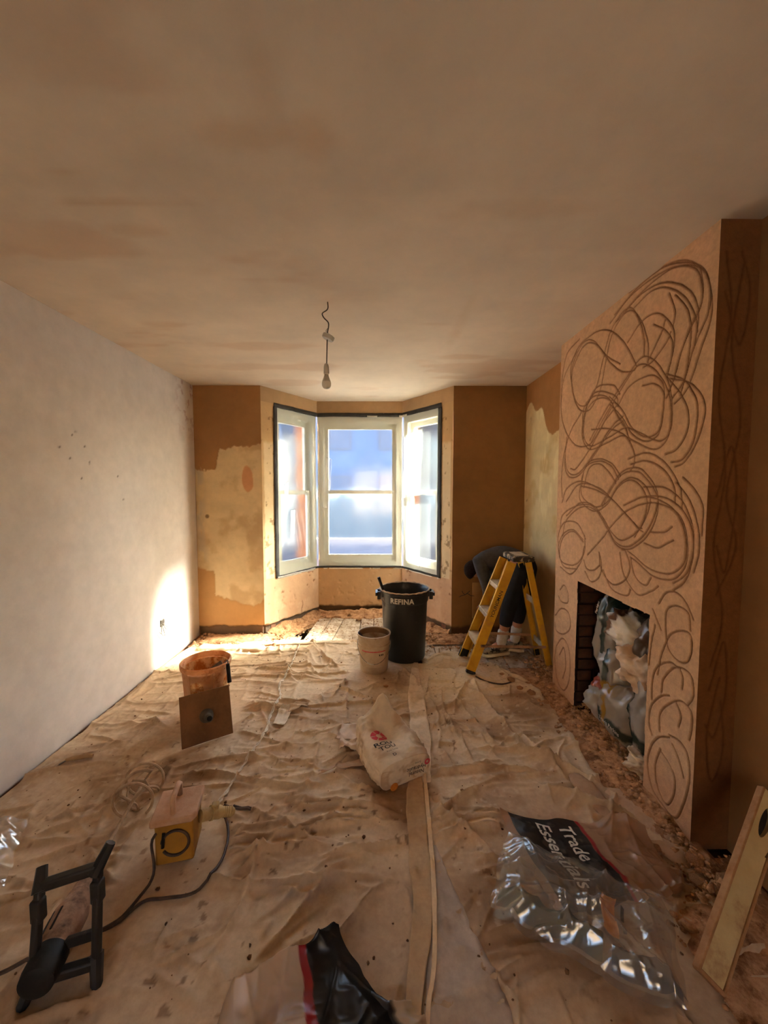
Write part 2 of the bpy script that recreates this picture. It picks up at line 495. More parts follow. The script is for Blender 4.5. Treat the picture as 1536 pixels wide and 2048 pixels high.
def backL_disp(s, t):
    e = 0.10 * (fbm(s, t, 7, 5, 61) - 0.5) + 0.04 * (fbm(s, t, 30, 3, 62) - 0.5)
    top = 1.98 - 0.20 * sstep(0.26, 0.20, s) - 0.05 * sstep(0.42, 0.30, s) + e
    bot = np.where(s < 0.17 + 0.3 * e, 0.70 + e, 0.37 + 0.04 * np.sin(s * 9) + e)
    pale = sstep(-0.01, 0.01, top - t) * sstep(-0.01, 0.01, t - bot)
    return -0.006 * pale - 0.03 * sstep(0.02, -0.01, t - 0.07 - 0.05 * fbm(s, t, 9, 4, 8)) + 0.004 * (fbm(s, t, 12, 3, 5) - .5) * pale
wall('wall_back_left', (XL, YB, 0), (1, 0, 0), (0, 0, 1), BL - XL, ZC, 0.008, backL_col, 'wall left of the bay, brown plaster above a bare pale patch', disp=backL_disp)

def backR_col(s, t):
    c = stains(s, t, DARK, 0.10, 81)
    c = mixc(c, A(*lin(146, 100, 58)), 0.4 * sstep(0.5, 0.7, fbm(s, t, 2, 3, 6)))
    return mixc(c, A(*lin(86, 60, 40)), sstep(0.03, 0.0, t - 0.05 - 0.06 * fbm(s, t, 9, 4, 8)))
wall('wall_back_right', (BR, YB, 0), (1, 0, 0), (0, 0, 1), XR - BR, ZC, 0.014, backR_col, 'dark brown plastered wall right of the bay')

# right alcove wall beyond the chimney breast (s runs from the back corner towards the camera)
def alc_col(s, t):
    e = 0.10 * (fbm(s, t, 6, 5, 91) - 0.5)
    top = 2.30 - 0.30 * sstep(0.36, 0.56, s) + 0.10 * np.sin(s * 14) * sstep(0.4, 0.1, s) + e
    c = stains(s, t, A(*lin(176, 126, 76)), 0.10, 92)
    pc = mixc(stains(s, t, A(*lin(226, 204, 156)), 0.12, 93), A(*lin(196, 160, 104)), 0.6 * sstep(0.5, 0.72, fbm(s, t, 4, 5, 94)))
    pc = mixc(pc, A(*lin(240, 224, 176)), 0.6 * sstep(0.6, 0.75, fbm(s * 2, t * .8, 5, 3, 95)))
    pc = mixc(pc, A(*lin(110, 78, 48)), 0.7 * sstep(0.68, 0.78, fbm(s, t, 14, 4, 96)) * sstep(0.2, 0.03, s))
    c = mixc(c, pc, sstep(-0.006, 0.006, top - t))
    return mixc(c, A(*lin(150, 108, 66)), 0.8 * sstep(1.05, 0.75, t + 0.3 * (fbm(s, t, 3, 3, 4) - .5)))
wall('wall_right_alcove', (XR, YB, 0), (0, -1, 0), (0, 0, 1), YB - CY1 + 0.02, ZC, 0.010, alc_col, 'narrow alcove wall behind the chimney breast with a pale bare patch')
wall('wall_right', (XR, CY0 + 0.02, 0), (0, -1, 0), (0, 0, 1), CY0 + 0.02 - YR, ZC, 0.04, lambda s, t: stains(s, t, A(*lin(150, 112, 76)), 0.1, 97), 'brown plastered wall near the camera on the right')
wall('wall_rear', (XR, YR, 0), (-1, 0, 0), (0, 0, 1), XR - XL, ZC, 0.05, lambda s, t: stains(s, t, A(*lin(190, 158, 132)), 0.1, 98), 'plastered rear wall behind the viewpoint', keep=lambda X, Y, Z: ~((X > RWX0) & (X < RWX1) & (Z > RWZ0) & (Z < RWZ1)))

# bay: three facets, below the sill, above the head, and the plaster strips beside the side windows
ZS, ZH = 0.585, 2.42
def facet(name, P, Q, s0, s1, z0, z1, col, label, disp=None):
    P = A(*P, 0); Q = A(*Q, 0); e = (Q - P); L = np.linalg.norm(e[:2]); e = e / L
    return wall(name, (P[0] + e[0] * s0 * L, P[1] + e[1] * s0 * L, z0), (e[0], e[1], 0), (0, 0, 1), (s1 - s0) * L, z1 - z0, 0.009, col, label, disp=disp)
CANT = A(*lin(198, 160, 124))
def cant_col(s, t):
    c = stains(s, t, CANT, 0.10, 101)
    c = mixc(c, A(*lin(216, 184, 150)), 0.4 * sstep(0.5, 0.7, fbm(s, t, 5, 4, 102)))
    c = mixc(c, A(*lin(130, 84, 48)), 0.8 * sstep(0.70, 0.76, fbm(s, t, 16, 4, 103)) * sstep(0.25, 0.45, t))
    crack = np.abs(s - 0.55 - 0.01 * np.sin(t * 40)) + 0.02 * sstep(0.2, 0.35, t)
    c = mixc(c, A(*lin(110, 70, 40)), 0.8 * sstep(0.008, 0.003, crack))
    return mixc(c, A(*lin(118, 96, 76)), sstep(0.02, -0.01, t - 0.05 - 0.06 * fbm(s, t, 8, 4, 104)))
def cant_disp(s, t):
    return 0.006 * (fbm(s, t, 5, 3, 105) - .5) - 0.03 * sstep(0.02, -0.01, t - 0.05 - 0.06 * fbm(s, t, 8, 4, 104)) - 0.004 * sstep(0.70, 0.76, fbm(s, t, 16, 4, 103))
head_col = lambda s, t: stains(s, t, A(*lin(180, 146, 106)), 0.12, 110)
def strip_col(s, t):
    c = stains(s, t, A(*lin(192, 156, 110)), 0.12, 112)
    e = 0.08 * (fbm(s, t, 9, 4, 114) - 0.5)
    c = mixc(c, stains(s, t, A(*lin(216, 190, 150)), 0.14, 113), sstep(1.45, 1.40, t + e) * sstep(0.02, 0.03, s + 0.3 * e))
    return mixc(c, A(*lin(120, 88, 56)), 0.7 * sstep(0.70, 0.78, fbm(s, t, 18, 4, 115)))
L0, L1, R0, R1 = (BL, YB), (BLI, YBAY), (BRI, YBAY), (BR, YB)
WS = 0.215                                                # where the side windows start along the cants
facet('wall_bay_left', L0, L1, 0, 1, 0, ZS, cant_col, 'angled wall under the left bay window', cant_disp)
facet('wall_bay_centre', L1, R0, 0, 1, 0, ZS, lambda s, t: mixc(stains(s, t, A(*lin(186, 148, 106)), 0.1, 107), A(*lin(112, 84, 58)), sstep(0.02, -0.01, t - 0.07 - 0.06 * fbm(s, t, 9, 4, 108))), 'plastered wall under the middle bay window', cant_disp)
facet('wall_bay_right', R0, R1, 0, 1, 0, ZS, lambda s, t: cant_col(0.83 - s, t), 'angled wall under the right bay window', cant_disp)
facet('wall_bay_head_left', L0, L1, 0, 1, ZH, ZC, head_col, 'plaster strip above the left bay window')
facet('wall_bay_head_centre', L1, R0, 0, 1, ZH, ZC, head_col, 'plaster strip above the middle bay window')
facet('wall_bay_head_right', R0, R1, 0, 1, ZH, ZC, head_col, 'plaster strip above the right bay window')
facet('wall_bay_pier_left', L0, L1, 0, WS, ZS, ZH, strip_col, 'patchy plaster pier left of the bay windows')
facet('wall_bay_pier_right', R0, R1, 1 - WS, 1, ZS, ZH, lambda s, t: strip_col(0.18 - s, t), 'patchy plaster pier right of the bay windows')

# masonry behind the plaster and under the boards, so no daylight leaks in at the joints
mb = MB()
T = 0.12
mb.box((XL - T / 2 - .02, (YR + YB) / 2, 1.2), (T, YB - YR + .3, 3.2))
mb.box(((XL + BL) / 2 - .07, YB + T / 2 + .035, 1.2), (BL - XL + .06, T, 3.2))
mb.box(((XR + BR) / 2 + .07, YB + T / 2 + .02, 1.2), (XR - BR + .06, T, 3.2))
mb.box((XR + T / 2 + .02, (CY1 + YB) / 2 + .05, 1.2), (T, YB - CY1 + .25, 3.2))
mb.box((XR + T / 2 + .45, (YR + YB) / 2, 1.2), (T, YB - YR + .3, 3.2))
mb.box((XR + .25, YB + .1, 1.2), (.6, T, 3.2))
for (x0, x1, z0, z1) in ((XL - .3, RWX0, -.4, 2.8), (RWX1, XR + .6, -.4, 2.8), (RWX0, RWX1, -.4, RWZ0), (RWX0, RWX1, RWZ1, 2.8)):
    mb.box(((x0 + x1) / 2, YR - T / 2 - .02, (z0 + z1) / 2), (x1 - x0, T, z1 - z0))
mb.box(((XL + XR) / 2 + .2, (YR + YB) / 2, ZC + .12), (XR - XL + .9, YB - YR + .3, .18))
mb.box(((XL + XR) / 2 + .2, (YR + YB) / 2, -.26), (XR - XL + .9, YB - YR + .3, .18))
mb.prism([(BL - .06, YB, ZC + .03), (BLI - .06, YBAY + .1, ZC + .03), (BRI + .06, YBAY + .1, ZC + .03), (BR + .06, YB, ZC + .03)], (0, 0, .18))
for (P, Q, k0, k1) in (((BL, YB), (BLI, YBAY), .495, .56), ((BLI, YBAY), (BRI, YBAY), .54, .54), ((BRI, YBAY), (BR, YB), .56, .495)):
    e = Vector((Q[0] - P[0], Q[1] - P[1], 0)); n_ = Vector((-e.y, e.x, 0)).normalized(); c_ = Vector(((P[0] + Q[0]) / 2, (P[1] + Q[1]) / 2, 0)) + n_ * .10
    for z0, z1 in ((-.35, ZS - .03), (ZH, ZC + .05)):
        mb.beam(c_ - e * k0 + Vector((0, 0, (z0 + z1) / 2)), c_ + e * k1 + Vector((0, 0, (z0 + z1) / 2)), (0, 0, 1), z1 - z0, .12)
for (P, d) in (((BL, YB), (BLI - BL, YBAY - YB)), ((BR, YB), (BRI - BR, YBAY - YB))):
    a_ = Vector((P[0], P[1], 1.2)); e = Vector((d[0], d[1], 0)); n_ = Vector((-e.y, e.x, 0)).normalized() * (1 if d[0] > 0 else -1)
    mb.beam(a_ + e * .13 + n_ * .085, a_ + e * (0.205) + n_ * .085, (0, 0, 1), 3.2, .12)
M['masonry'] = pmat('outer brickwork', lin(150, 100, 76), lin(170, 120, 92), 8, .95)
struct(mb.build('wall_outer', M['masonry']), 'outer masonry of the house around the room', 'wall')

# floor: dirt base with a void at the bay, boards as pieces
mb = MB()
mb.box(((XL + XR) / 2, (YR + 3.62) / 2, -0.06), (XR - XL, 3.62 - YR, 0.06))
mb.add([(XL, 3.6, -0.16), (XR + .6, 3.6, -0.16), (XR + .6, 4.8, -0.16), (XL, 4.8, -0.16)], [(0, 1, 2, 3)])
mb.add([(XL, 3.62, -0.16), (XR, 3.62, -0.16), (XR, 3.62, -0.03), (XL, 3.62, -0.03)], [(0, 1, 2, 3)])
floor = struct(mb.build('floor', M['soil']), 'dusty timber floor, bare boards showing in the bay', 'floor')
x = XL + 0.01
rb = random.Random(3)
while x < XR - 0.05:
    w = min(0.150, XR - x)
    xc = x + w / 2
    y1 = YB - 0.03
    if BL < xc < BR:
        lim = 1.0
        if xc < BLI: lim = (xc + w / 2 - BL) / (BLI - BL) - 0.75
        if xc > BRI: lim = (BR - xc) / (BR - BRI) - 0.10
        y1 = max(3.80, min(YB + max(0, lim) * (YBAY - YB), YBAY) - 0.05)
    segs = [(2.95 if xc > .3 else 3.46, y1)]
    if -0.36 < xc < -0.20: segs = [(3.46, 4.40), ]
    for (ya, yb) in segs:
        b = MB()
        sk = 0.10 if xc < -0.45 and y1 > 4 else 0.0
        v = [(x + .004, ya, 0), (x + w - .004, ya, 0), (x + w - .004 + sk, yb, 0), (x + .004 + sk, yb, 0)]
        dz = -0.012 + rb.uniform(-.004, .002)
        b.prism([(p[0], p[1], dz - 0.022) for p in v], (0, 0, 0.022))
        b.build('floorboard', M['board'], floor, bevel=0.003)
    x += w
STROKES = [[(2.60,2.52),(2.78,2.47),(2.84,2.25),(2.81,2.02),(2.64,1.84),(2.44,1.81),(2.29,1.92),(2.16,2.01),(2.24,2.08),(2.40,2.12),(2.50,2.04),(2.53,1.89),(2.44,1.78),(2.24,1.80),(2.11,1.82),(1.99,1.77),(1.85,1.72),(1.77,1.77),(1.76,1.89),(1.80,2.01),(1.90,2.12),(2.01,2.16),(2.14,2.07),(2.31,1.93),(2.44,1.80)],
[(2.67,2.20),(2.71,2.36),(2.61,2.47),(2.43,2.49),(2.28,2.45),(2.14,2.34),(2.05,2.22),(2.02,2.15),(2.13,2.17),(2.25,2.26),(2.41,2.42),(2.55,2.45),(2.68,2.34),(2.67,2.19),(2.58,2.06),(2.45,2.03),(2.34,2.12),(2.29,2.26),(2.24,2.40),(2.15,2.47),(2.06,2.46),(1.98,2.36),(1.93,2.24),(1.93,2.15)],
[(2.22,2.51),(2.03,2.56),(1.85,2.56),(1.72,2.51),(1.62,2.43),(1.58,2.34),(1.58,2.24),(1.63,2.15),(1.67,2.06),(1.70,1.99),(1.75,1.94)],
[(2.26,2.48),(2.10,2.54),(1.93,2.55),(1.77,2.52),(1.66,2.45),(1.62,2.36),(1.62,2.28),(1.68,2.19),(1.72,2.11),(1.75,2.02),(1.79,1.95)],
[(2.18,2.46),(2.02,2.51),(1.87,2.50),(1.74,2.43),(1.66,2.34),(1.63,2.25),(1.64,2.15),(1.67,2.05),(1.70,1.96)],
[(2.05,2.47),(1.92,2.49),(1.81,2.45),(1.71,2.36),(1.65,2.26),(1.63,2.18)],
[(2.09,2.31),(1.99,2.37),(1.89,2.37),(1.81,2.31),(1.76,2.23),(1.76,2.15),(1.79,2.06)],
[(1.78,2.24),(1.81,2.20),(1.89,2.15),(1.96,2.14)],
[(1.82,2.31),(1.84,2.26),(1.90,2.19),(1.93,2.16)],
[(1.80,2.42),(1.76,2.32),(1.77,2.26)],
[(2.16,1.99),(2.07,2.07),(1.96,2.09),(1.87,2.07),(1.81,2.00),(1.81,1.88),(1.84,1.80),(1.93,1.79),(2.03,1.85),(2.12,1.96),(2.24,2.06)],
[(1.79,2.04),(1.71,1.95),(1.66,1.86),(1.66,1.78),(1.71,1.71),(1.78,1.69)],
[(1.80,2.06),(1.69,2.00),(1.62,1.90),(1.61,1.81),(1.63,1.72),(1.68,1.66),(1.74,1.65)],
[(2.42,1.90),(2.25,1.88),(2.09,1.82),(2.01,1.73),(2.00,1.66),(2.04,1.62)],
[(2.74,1.86),(2.76,1.72),(2.70,1.62),(2.56,1.62),(2.39,1.73),(2.22,1.86),(2.11,1.90)],
[(2.67,1.67),(2.59,1.67),(2.42,1.79),(2.25,1.96),(2.18,2.04)],
[(2.53,1.89),(2.52,2.05),(2.41,2.10),(2.26,2.06),(2.17,1.95),(2.09,1.87),(2.04,1.78)],
[(2.78,1.43),(2.72,1.53),(2.55,1.58),(2.38,1.55),(2.22,1.49),(2.08,1.41),(1.96,1.34),(1.92,1.33)],
[(2.72,1.44),(2.55,1.56),(2.33,1.54),(2.18,1.47),(2.01,1.37)],
[(2.80,1.24),(2.77,1.34),(2.60,1.41),(2.42,1.43),(2.28,1.37),(2.17,1.28),(2.08,1.25),(1.96,1.31),(1.89,1.40),(1.87,1.49),(1.93,1.56),(2.03,1.59),(2.13,1.55),(2.22,1.46),(2.35,1.42),(2.50,1.48),(2.51,1.58),(2.46,1.69),(2.32,1.71),(2.19,1.67),(2.11,1.60)],
[(2.76,1.19),(2.71,1.31),(2.52,1.41),(2.35,1.40),(2.23,1.31),(2.13,1.22),(2.02,1.21),(1.90,1.28),(1.83,1.38),(1.82,1.48),(1.89,1.57),(1.98,1.62),(2.10,1.61),(2.19,1.53),(2.28,1.42)],
[(2.49,1.54),(2.43,1.66),(2.32,1.68),(2.21,1.62),(2.15,1.56)],
[(2.05,1.69),(1.92,1.71),(1.81,1.67),(1.73,1.60),(1.68,1.52),(1.67,1.44)],
[(2.03,1.66),(1.91,1.67),(1.79,1.62),(1.72,1.54),(1.71,1.47)],
[(1.67,1.58),(1.60,1.52),(1.56,1.45),(1.56,1.34)],
[(2.42,1.11),(2.25,1.25),(2.19,1.31),(2.05,1.41),(1.89,1.46),(1.76,1.45),(1.67,1.40),(1.63,1.29),(1.64,1.19),(1.71,1.12),(1.83,1.11),(1.94,1.15),(2.00,1.17)],
[(2.05,1.45),(1.92,1.49),(1.78,1.49),(1.67,1.44),(1.61,1.35),(1.60,1.25),(1.63,1.14),(1.70,1.07)],
[(1.71,1.56),(1.63,1.48),(1.58,1.37),(1.57,1.27),(1.59,1.18)],
[(2.46,1.23),(2.46,1.12),(2.57,1.02),(2.75,1.00),(2.82,1.09),(2.76,1.20),(2.62,1.25),(2.48,1.20)],
[(2.80,1.03),(2.83,1.18),(2.74,1.29),(2.56,1.30),(2.45,1.21)],
[(2.78,0.96),(2.63,0.94),(2.50,1.05),(2.46,1.16)],
[(2.46,1.07),(2.42,1.02),(2.34,1.03),(2.28,1.07)],
[(2.44,1.00),(2.37,0.95),(2.28,1.00),(2.26,1.08),(2.29,1.15)],
[(2.29,1.15),(2.26,1.05),(2.15,0.99),(2.05,1.03),(2.00,1.11),(2.04,1.19),(2.08,1.20)],
[(2.24,1.05),(2.15,0.96),(2.02,0.96),(1.99,1.00)],
[(2.09,1.18),(2.05,1.07),(1.94,0.99),(1.84,1.03),(1.79,1.07)],
[(2.00,1.17),(1.96,1.08),(1.88,1.05),(1.84,1.10)],
[(1.90,1.26),(1.81,1.25),(1.71,1.30)],
[(1.86,1.32),(1.77,1.33),(1.72,1.36)],
[(2.78,1.47),(2.80,1.62),(2.77,1.79),(2.68,1.93),(2.55,2.03)],
[(2.84,2.15),(2.80,2.33),(2.63,2.45)],
[(1.59,0.93),(1.61,1.00),(1.68,1.01),(1.73,0.97),(1.73,0.88),(1.71,0.80),(1.65,0.77),(1.60,0.79),(1.58,0.85),(1.59,0.91),(1.64,0.91),(1.70,0.87),(1.74,0.79),(1.76,0.71),(1.77,0.65)],
[(1.58,0.98),(1.62,1.04),(1.68,1.07),(1.74,1.05),(1.78,0.99)],
[(1.65,0.74),(1.70,0.74),(1.77,0.69),(1.80,0.61),(1.80,0.51)],
[(1.59,0.60),(1.56,0.66),(1.57,0.73),(1.61,0.75),(1.67,0.73),(1.73,0.65),(1.74,0.58)],
[(1.64,0.74),(1.62,0.71),(1.62,0.66)],
[(1.69,0.59),(1.74,0.56),(1.80,0.48),(1.81,0.39),(1.79,0.34)],
[(1.57,0.46),(1.56,0.53),(1.57,0.59),(1.63,0.60),(1.69,0.55),(1.74,0.48),(1.74,0.39)],
[(1.65,0.58),(1.62,0.54),(1.63,0.48)],
[(1.68,0.40),(1.75,0.35),(1.80,0.26),(1.81,0.16),(1.77,0.08),(1.71,0.06),(1.63,0.06),(1.59,0.14),(1.56,0.28),(1.57,0.38),(1.61,0.42),(1.68,0.41)],
[(1.73,0.31),(1.76,0.21),(1.74,0.12),(1.68,0.08),(1.64,0.16),(1.64,0.24),(1.68,0.28),(1.73,0.30)],
[(1.66,0.38),(1.62,0.34),(1.59,0.28)],
[(1.80,0.88),(1.82,0.78),(1.83,0.67)],
[(1.76,0.87),(1.79,0.91),(1.82,0.95)],
[(2.78,0.79),(2.72,0.84),(2.66,0.80),(2.66,0.73),(2.75,0.71),(2.80,0.74)],
[(2.84,0.58),(2.75,0.66),(2.64,0.66),(2.61,0.57),(2.70,0.49),(2.81,0.47),(2.84,0.52)],
[(2.81,0.36),(2.72,0.45),(2.62,0.41),(2.60,0.23),(2.67,0.09),(2.77,0.10),(2.83,0.24),(2.81,0.36)],
[(2.76,0.31),(2.69,0.39),(2.66,0.27),(2.70,0.16)]]
# ---------------------------------------------------------------- chimney breast
NY, NZ = int((CY1 - CY0) / 0.004), int(ZC / 0.004)
def groove_map(strokes, s0, smax, nz_h, ns, nt_):
    """distance to the nearest scratch, on the grid"""
    D = np.full((ns + 1, nt_ + 1), 1.0)
    ds = smax / ns; dt = nz_h / nt_
    for st in strokes:
        P = np.array(spline(st, 0.0025))
        P = P + 0.003 * (np.stack([fbm(P[:, 0], P[:, 1], 20, 2, 1), fbm(P[:, 0], P[:, 1], 20, 2, 2)], -1) - .5)
        ci = np.round((P[:, 0] - s0) / ds).astype(int); cj = np.round(P[:, 1] / dt).astype(int)
        for di in range(-4, 5):
            for dj in range(-4, 5):
                i = ci + di; j = cj + dj
                ok = (i >= 0) & (i <= ns) & (j >= 0) & (j <= nt_)
                d = np.hypot(i[ok] * ds + s0 - P[ok, 0], j[ok] * dt - P[ok, 1])
                np.minimum.at(D, (i[ok], j[ok]), d)
    return D
_rg = random.Random(21)
for _st in list(STROKES[:30]):                    # the scratching tool left near-parallel second lines
    if len(_st) >= 7:
        _dy, _dz = _rg.uniform(-.045, .045), _rg.choice((-1, 1)) * _rg.uniform(.025, .05)
        _k = _rg.randint(0, len(_st) // 3)
        STROKES.append([(min(2.845, max(1.555, p[0] + _dy * (.6 + .4 * math.sin(i)))), p[1] + _dz * (.7 + .3 * math.cos(i * .8))) for i, p in enumerate(_st[_k:])])
DG = groove_map(STROKES, CY0, CY1 - CY0, ZC, NY, NZ)
def chim_fn(u, v):
    Y = CY0 + u * (CY1 - CY0); Z = v * ZC
    g = 0.006 * np.exp(-(DG / 0.0042) ** 2) - 0.0022 * np.exp(-((DG - 0.008) / 0.003) ** 2) * (0.4 + fbm(Y, Z, 60, 2, 9))
    return CX + g + 0.004 * (fbm(Y, Z, 4, 3, 7) - 0.5), Y, Z
def chim_col(u, v, X, Y, Z):
    c = stains(Y, Z, A(*lin(206, 168, 132)), 0.10, 120)
    c = mixc(c, A(*lin(216, 172, 138)), 0.5 * sstep(0.52, 0.72, fbm(Y, Z, 6, 4, 121)) * sstep(0.6, 1.0, Z))
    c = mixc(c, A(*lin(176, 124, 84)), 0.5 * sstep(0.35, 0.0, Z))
    c = mixc(c, A(*lin(106, 66, 38)), 0.85 * np.exp(-(DG / 0.0042) ** 2))  # grooves darkened in the colour: crumbly mortar plus groove shade
    return c
def chim_keep(X, Y, Z):
    e0 = 0.012 * (fbm(Y, Z, 14, 3, 30) - 0.5)
    return ~((Y > FY0 + e0) & (Y < FY1 + e0) & (Z < FZ + 0.01 * (fbm(Y, Z, 12, 3, 31) - .5)))
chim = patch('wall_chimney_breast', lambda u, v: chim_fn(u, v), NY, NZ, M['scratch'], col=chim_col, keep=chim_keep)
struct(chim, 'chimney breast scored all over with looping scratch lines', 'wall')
# near return, facing the viewer, its shade put into the colour; fainter scratches
RS = [[(.03, 2.45), (.06, 2.2), (.03, 1.9), (.07, 1.6), (.04, 1.3), (.09, 1.0), (.05, .8)], [(.10, 2.4), (.07, 2.1), (.12, 1.8), (.08, 1.5), (.13, 1.3), (.06, 1.1)], [(.04, 1.5), (.09, 1.7), (.12, 1.5), (.09, 1.2), (.05, 1.3)],
      [(.05, .7), (.10, .9), (.12, .7), (.08, .5), (.04, .55)], [(.09, .75), (.05, .5), (.08, .3), (.12, .45), (.1, .65)], [(.03, 2.3), (.1, 2.1), (.13, 2.3), (.09, 2.45)]]
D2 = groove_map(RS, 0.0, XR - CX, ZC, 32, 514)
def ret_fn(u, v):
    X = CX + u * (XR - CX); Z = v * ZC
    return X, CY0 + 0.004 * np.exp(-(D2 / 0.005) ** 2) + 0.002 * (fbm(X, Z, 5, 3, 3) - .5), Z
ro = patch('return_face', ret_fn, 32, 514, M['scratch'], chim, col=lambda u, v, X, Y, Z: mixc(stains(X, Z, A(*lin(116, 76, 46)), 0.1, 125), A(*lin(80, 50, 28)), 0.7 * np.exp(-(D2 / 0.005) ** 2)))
patch('far_return_face', lambda u, v: (CX + u * (XR - CX + .01), CY1 + 0 * u, v * ZC), 2, 20, M['plaster'], chim, col=lambda u, v, X, Y, Z: stains(X, Z, TAN, 0.1, 126))
# fireplace recess: mortar box with bricks on the far jamb and the back
XF = 1.78
mb = MB()
mb.add([(CX + .01, FY1 + .03, 0), (XF, FY1 + .03, 0), (XF, FY1 + .03, FZ + .06), (CX + .01, FY1 + .03, FZ + .06)], [(0, 1, 2, 3)])
mb.add([(CX + .01, FY0 - .03, 0), (XF, FY0 - .03, 0), (XF, FY0 - .03, FZ + .06), (CX + .01, FY0 - .03, FZ + .06)], [(3, 2, 1, 0)])
mb.add([(XF, FY0 - .05, 0), (XF, FY1 + .05, 0), (XF, FY1 + .05, FZ + .06), (XF, FY0 - .05, FZ + .06)], [(0, 1, 2, 3)])
mb.add([(CX + .01, FY0 - .05, FZ + .03), (XF, FY0 - .05, FZ + .03), (XF, FY1 + .05, FZ + .03), (CX + .01, FY1 + .05, FZ + .03)], [(0, 1, 2, 3)])
mb.add([(CX - .02, FY0 - .05, -.03), (XF, FY0 - .05, -.03), (XF, FY1 + .05, -.03), (CX - .02, FY1 + .05, -.03)], [(0, 1, 2, 3)])
mb.build('recess_lining', M['mortar'], chim)
bm_ = MB().box((0, 0, 0), (0.215, 0.03, 0.065)); brick0 = None
bme = None
rb = random.Random(5)
for row in range(12):
    z = 0.04 + row * 0.076
    for k in range(3):
        xx = CX + 0.13 + k * 0.226 - (0.113 if row % 2 else 0)
        if xx - .1 > XF - 0.02: continue
        half = xx - 0.1075 < CX
        if half:
            if brick0 is None or True:
                m_ = MB().box((0, 0, 0), (0.095, 0.03, 0.065)); b = m_.build('brick', M['brick'], chim, bevel=0.004, loc=(CX + 0.065, FY1 + .018 + rb.uniform(-.005, .004), z))
        else:
            if bme is None:
                b = bm_.build('brick', M['brick'], chim, bevel=0.004, loc=(xx, FY1 + .018, z)); bme = b.data
            else:
                b = link('brick', bme, M['brick'], chim, bevel=0.004, loc=(xx, FY1 + .018 + rb.uniform(-.005, .004), z))

# ---------------------------------------------------------------- windows
def window(n, P, Q, s0, s1, label):
    """sash window standing in one facet of the bay, a hand's depth outside the plaster face"""
    P = Vector((*P, 0)); Q = Vector((*Q, 0)); e = (Q - P).normalized(); L = (Q - P).length
    out = Vector((-e.y, e.x, 0))
    root = bpy.data.objects.new('window_%d' % n, None); COL.objects.link(root); root.location = P + e * L * (s0 + s1) / 2
    struct(root, label, 'window')
    a, b = s0 * L, s1 * L
    R = Matrix((e, out, Vector((0, 0, 1)))).transposed()
    def bx(mb, u0, u1, z0, z1, d0, d1):
        c = P + e * (u0 + u1) / 2 + out * (d0 + d1) / 2 + Vector((0, 0, (z0 + z1) / 2))
        mb.box(c, (u1 - u0, d1 - d0, z1 - z0), R)
    J = 0.075
    for nm, r in (('jamb', (a, a + J, ZS, ZH)), ('jamb', (b - J, b, ZS, ZH)), ('head', (a + J, b - J, ZH - 0.11, ZH)), ('sill', (a + J, b - J, ZS, ZS + 0.06))):
        m = MB(); bx(m, *r, 0.02, 0.16); m.build(nm, M['paint'], root, bevel=0.004)
    m = MB(); bx(m, a, b, ZS - .03, ZS + .0, 0.0, 0.24); m.build('sill_board', M['paint'], root, bevel=0.004)
    zm = 1.49
    for nm, z0, z1, d in (('upper_sash', zm - 0.025, ZH - 0.11, 0.10), ('lower_sash', ZS + 0.06, zm + 0.025, 0.055)):
        st, tr, br_ = 0.045, (0.055 if nm[0] == 'u' else 0.04), (0.04 if nm[0] == 'u' else 0.08)
        m = MB()
        bx(m, a + J, a + J + st, z0, z1, d, d + 0.042); bx(m, b - J - st, b - J, z0, z1, d, d + 0.042)
        bx(m, a + J + st, b - J - st, z1 - tr, z1, d, d + 0.042); bx(m, a + J + st, b - J - st, z0, z0 + br_, d, d + 0.042)
        sa = m.build(nm, M['paint'], root, bevel=0.003)
        m = MB(); bx(m, a + J + st - .005, b - J - st + .005, z0 + br_ - .005, z1 - tr + .005, d + 0.019, d + 0.023); m.build('pane', M['glass'], sa)
    return root
window(1, L0, L1, WS, 1.0, 'cream sash window in the left side of the bay')
window(2, L1, R0, 0.0, 1.0, 'wide cream sash window in the middle of the bay')
window(3, R0, R1, 0.0, 1 - WS, 'cream sash window in the right side of the bay')

def rear_fill_window():  # added and unseen: lets fill daylight into the near half
    root = bpy.data.objects.new('window_4', None); COL.objects.link(root); root.location = (-.1, YR, RWZ0)
    struct(root, 'added sash windows behind the viewpoint for fill daylight', 'window')
    xm = (RWX0 + RWX1) / 2
    for nm, c, sz_ in (('jamb', (RWX0 + .04, YR - .07, 1.45), (.08, .12, 1.4)), ('jamb', (RWX1 - .04, YR - .07, 1.45), (.08, .12, 1.4)), ('mullion', (xm, YR - .07, 1.45), (.10, .12, 1.4)), ('head', (xm, YR - .07, RWZ1 - .04), (1.44, .12, .08)), ('sill', (xm, YR - .05, RWZ0 + .03), (1.44, .20, .06)), ('meeting_rail', (xm, YR - .08, 1.45), (1.44, .05, .05))):
        MB().box(c, sz_).build(nm, M['paint'], root, bevel=.004)
    for x_ in (-.485, .285):
        MB().box((x_, YR - .09, 1.45), (.67, .004, 1.3)).build('pane', M['glass'], root)
rear_fill_window()

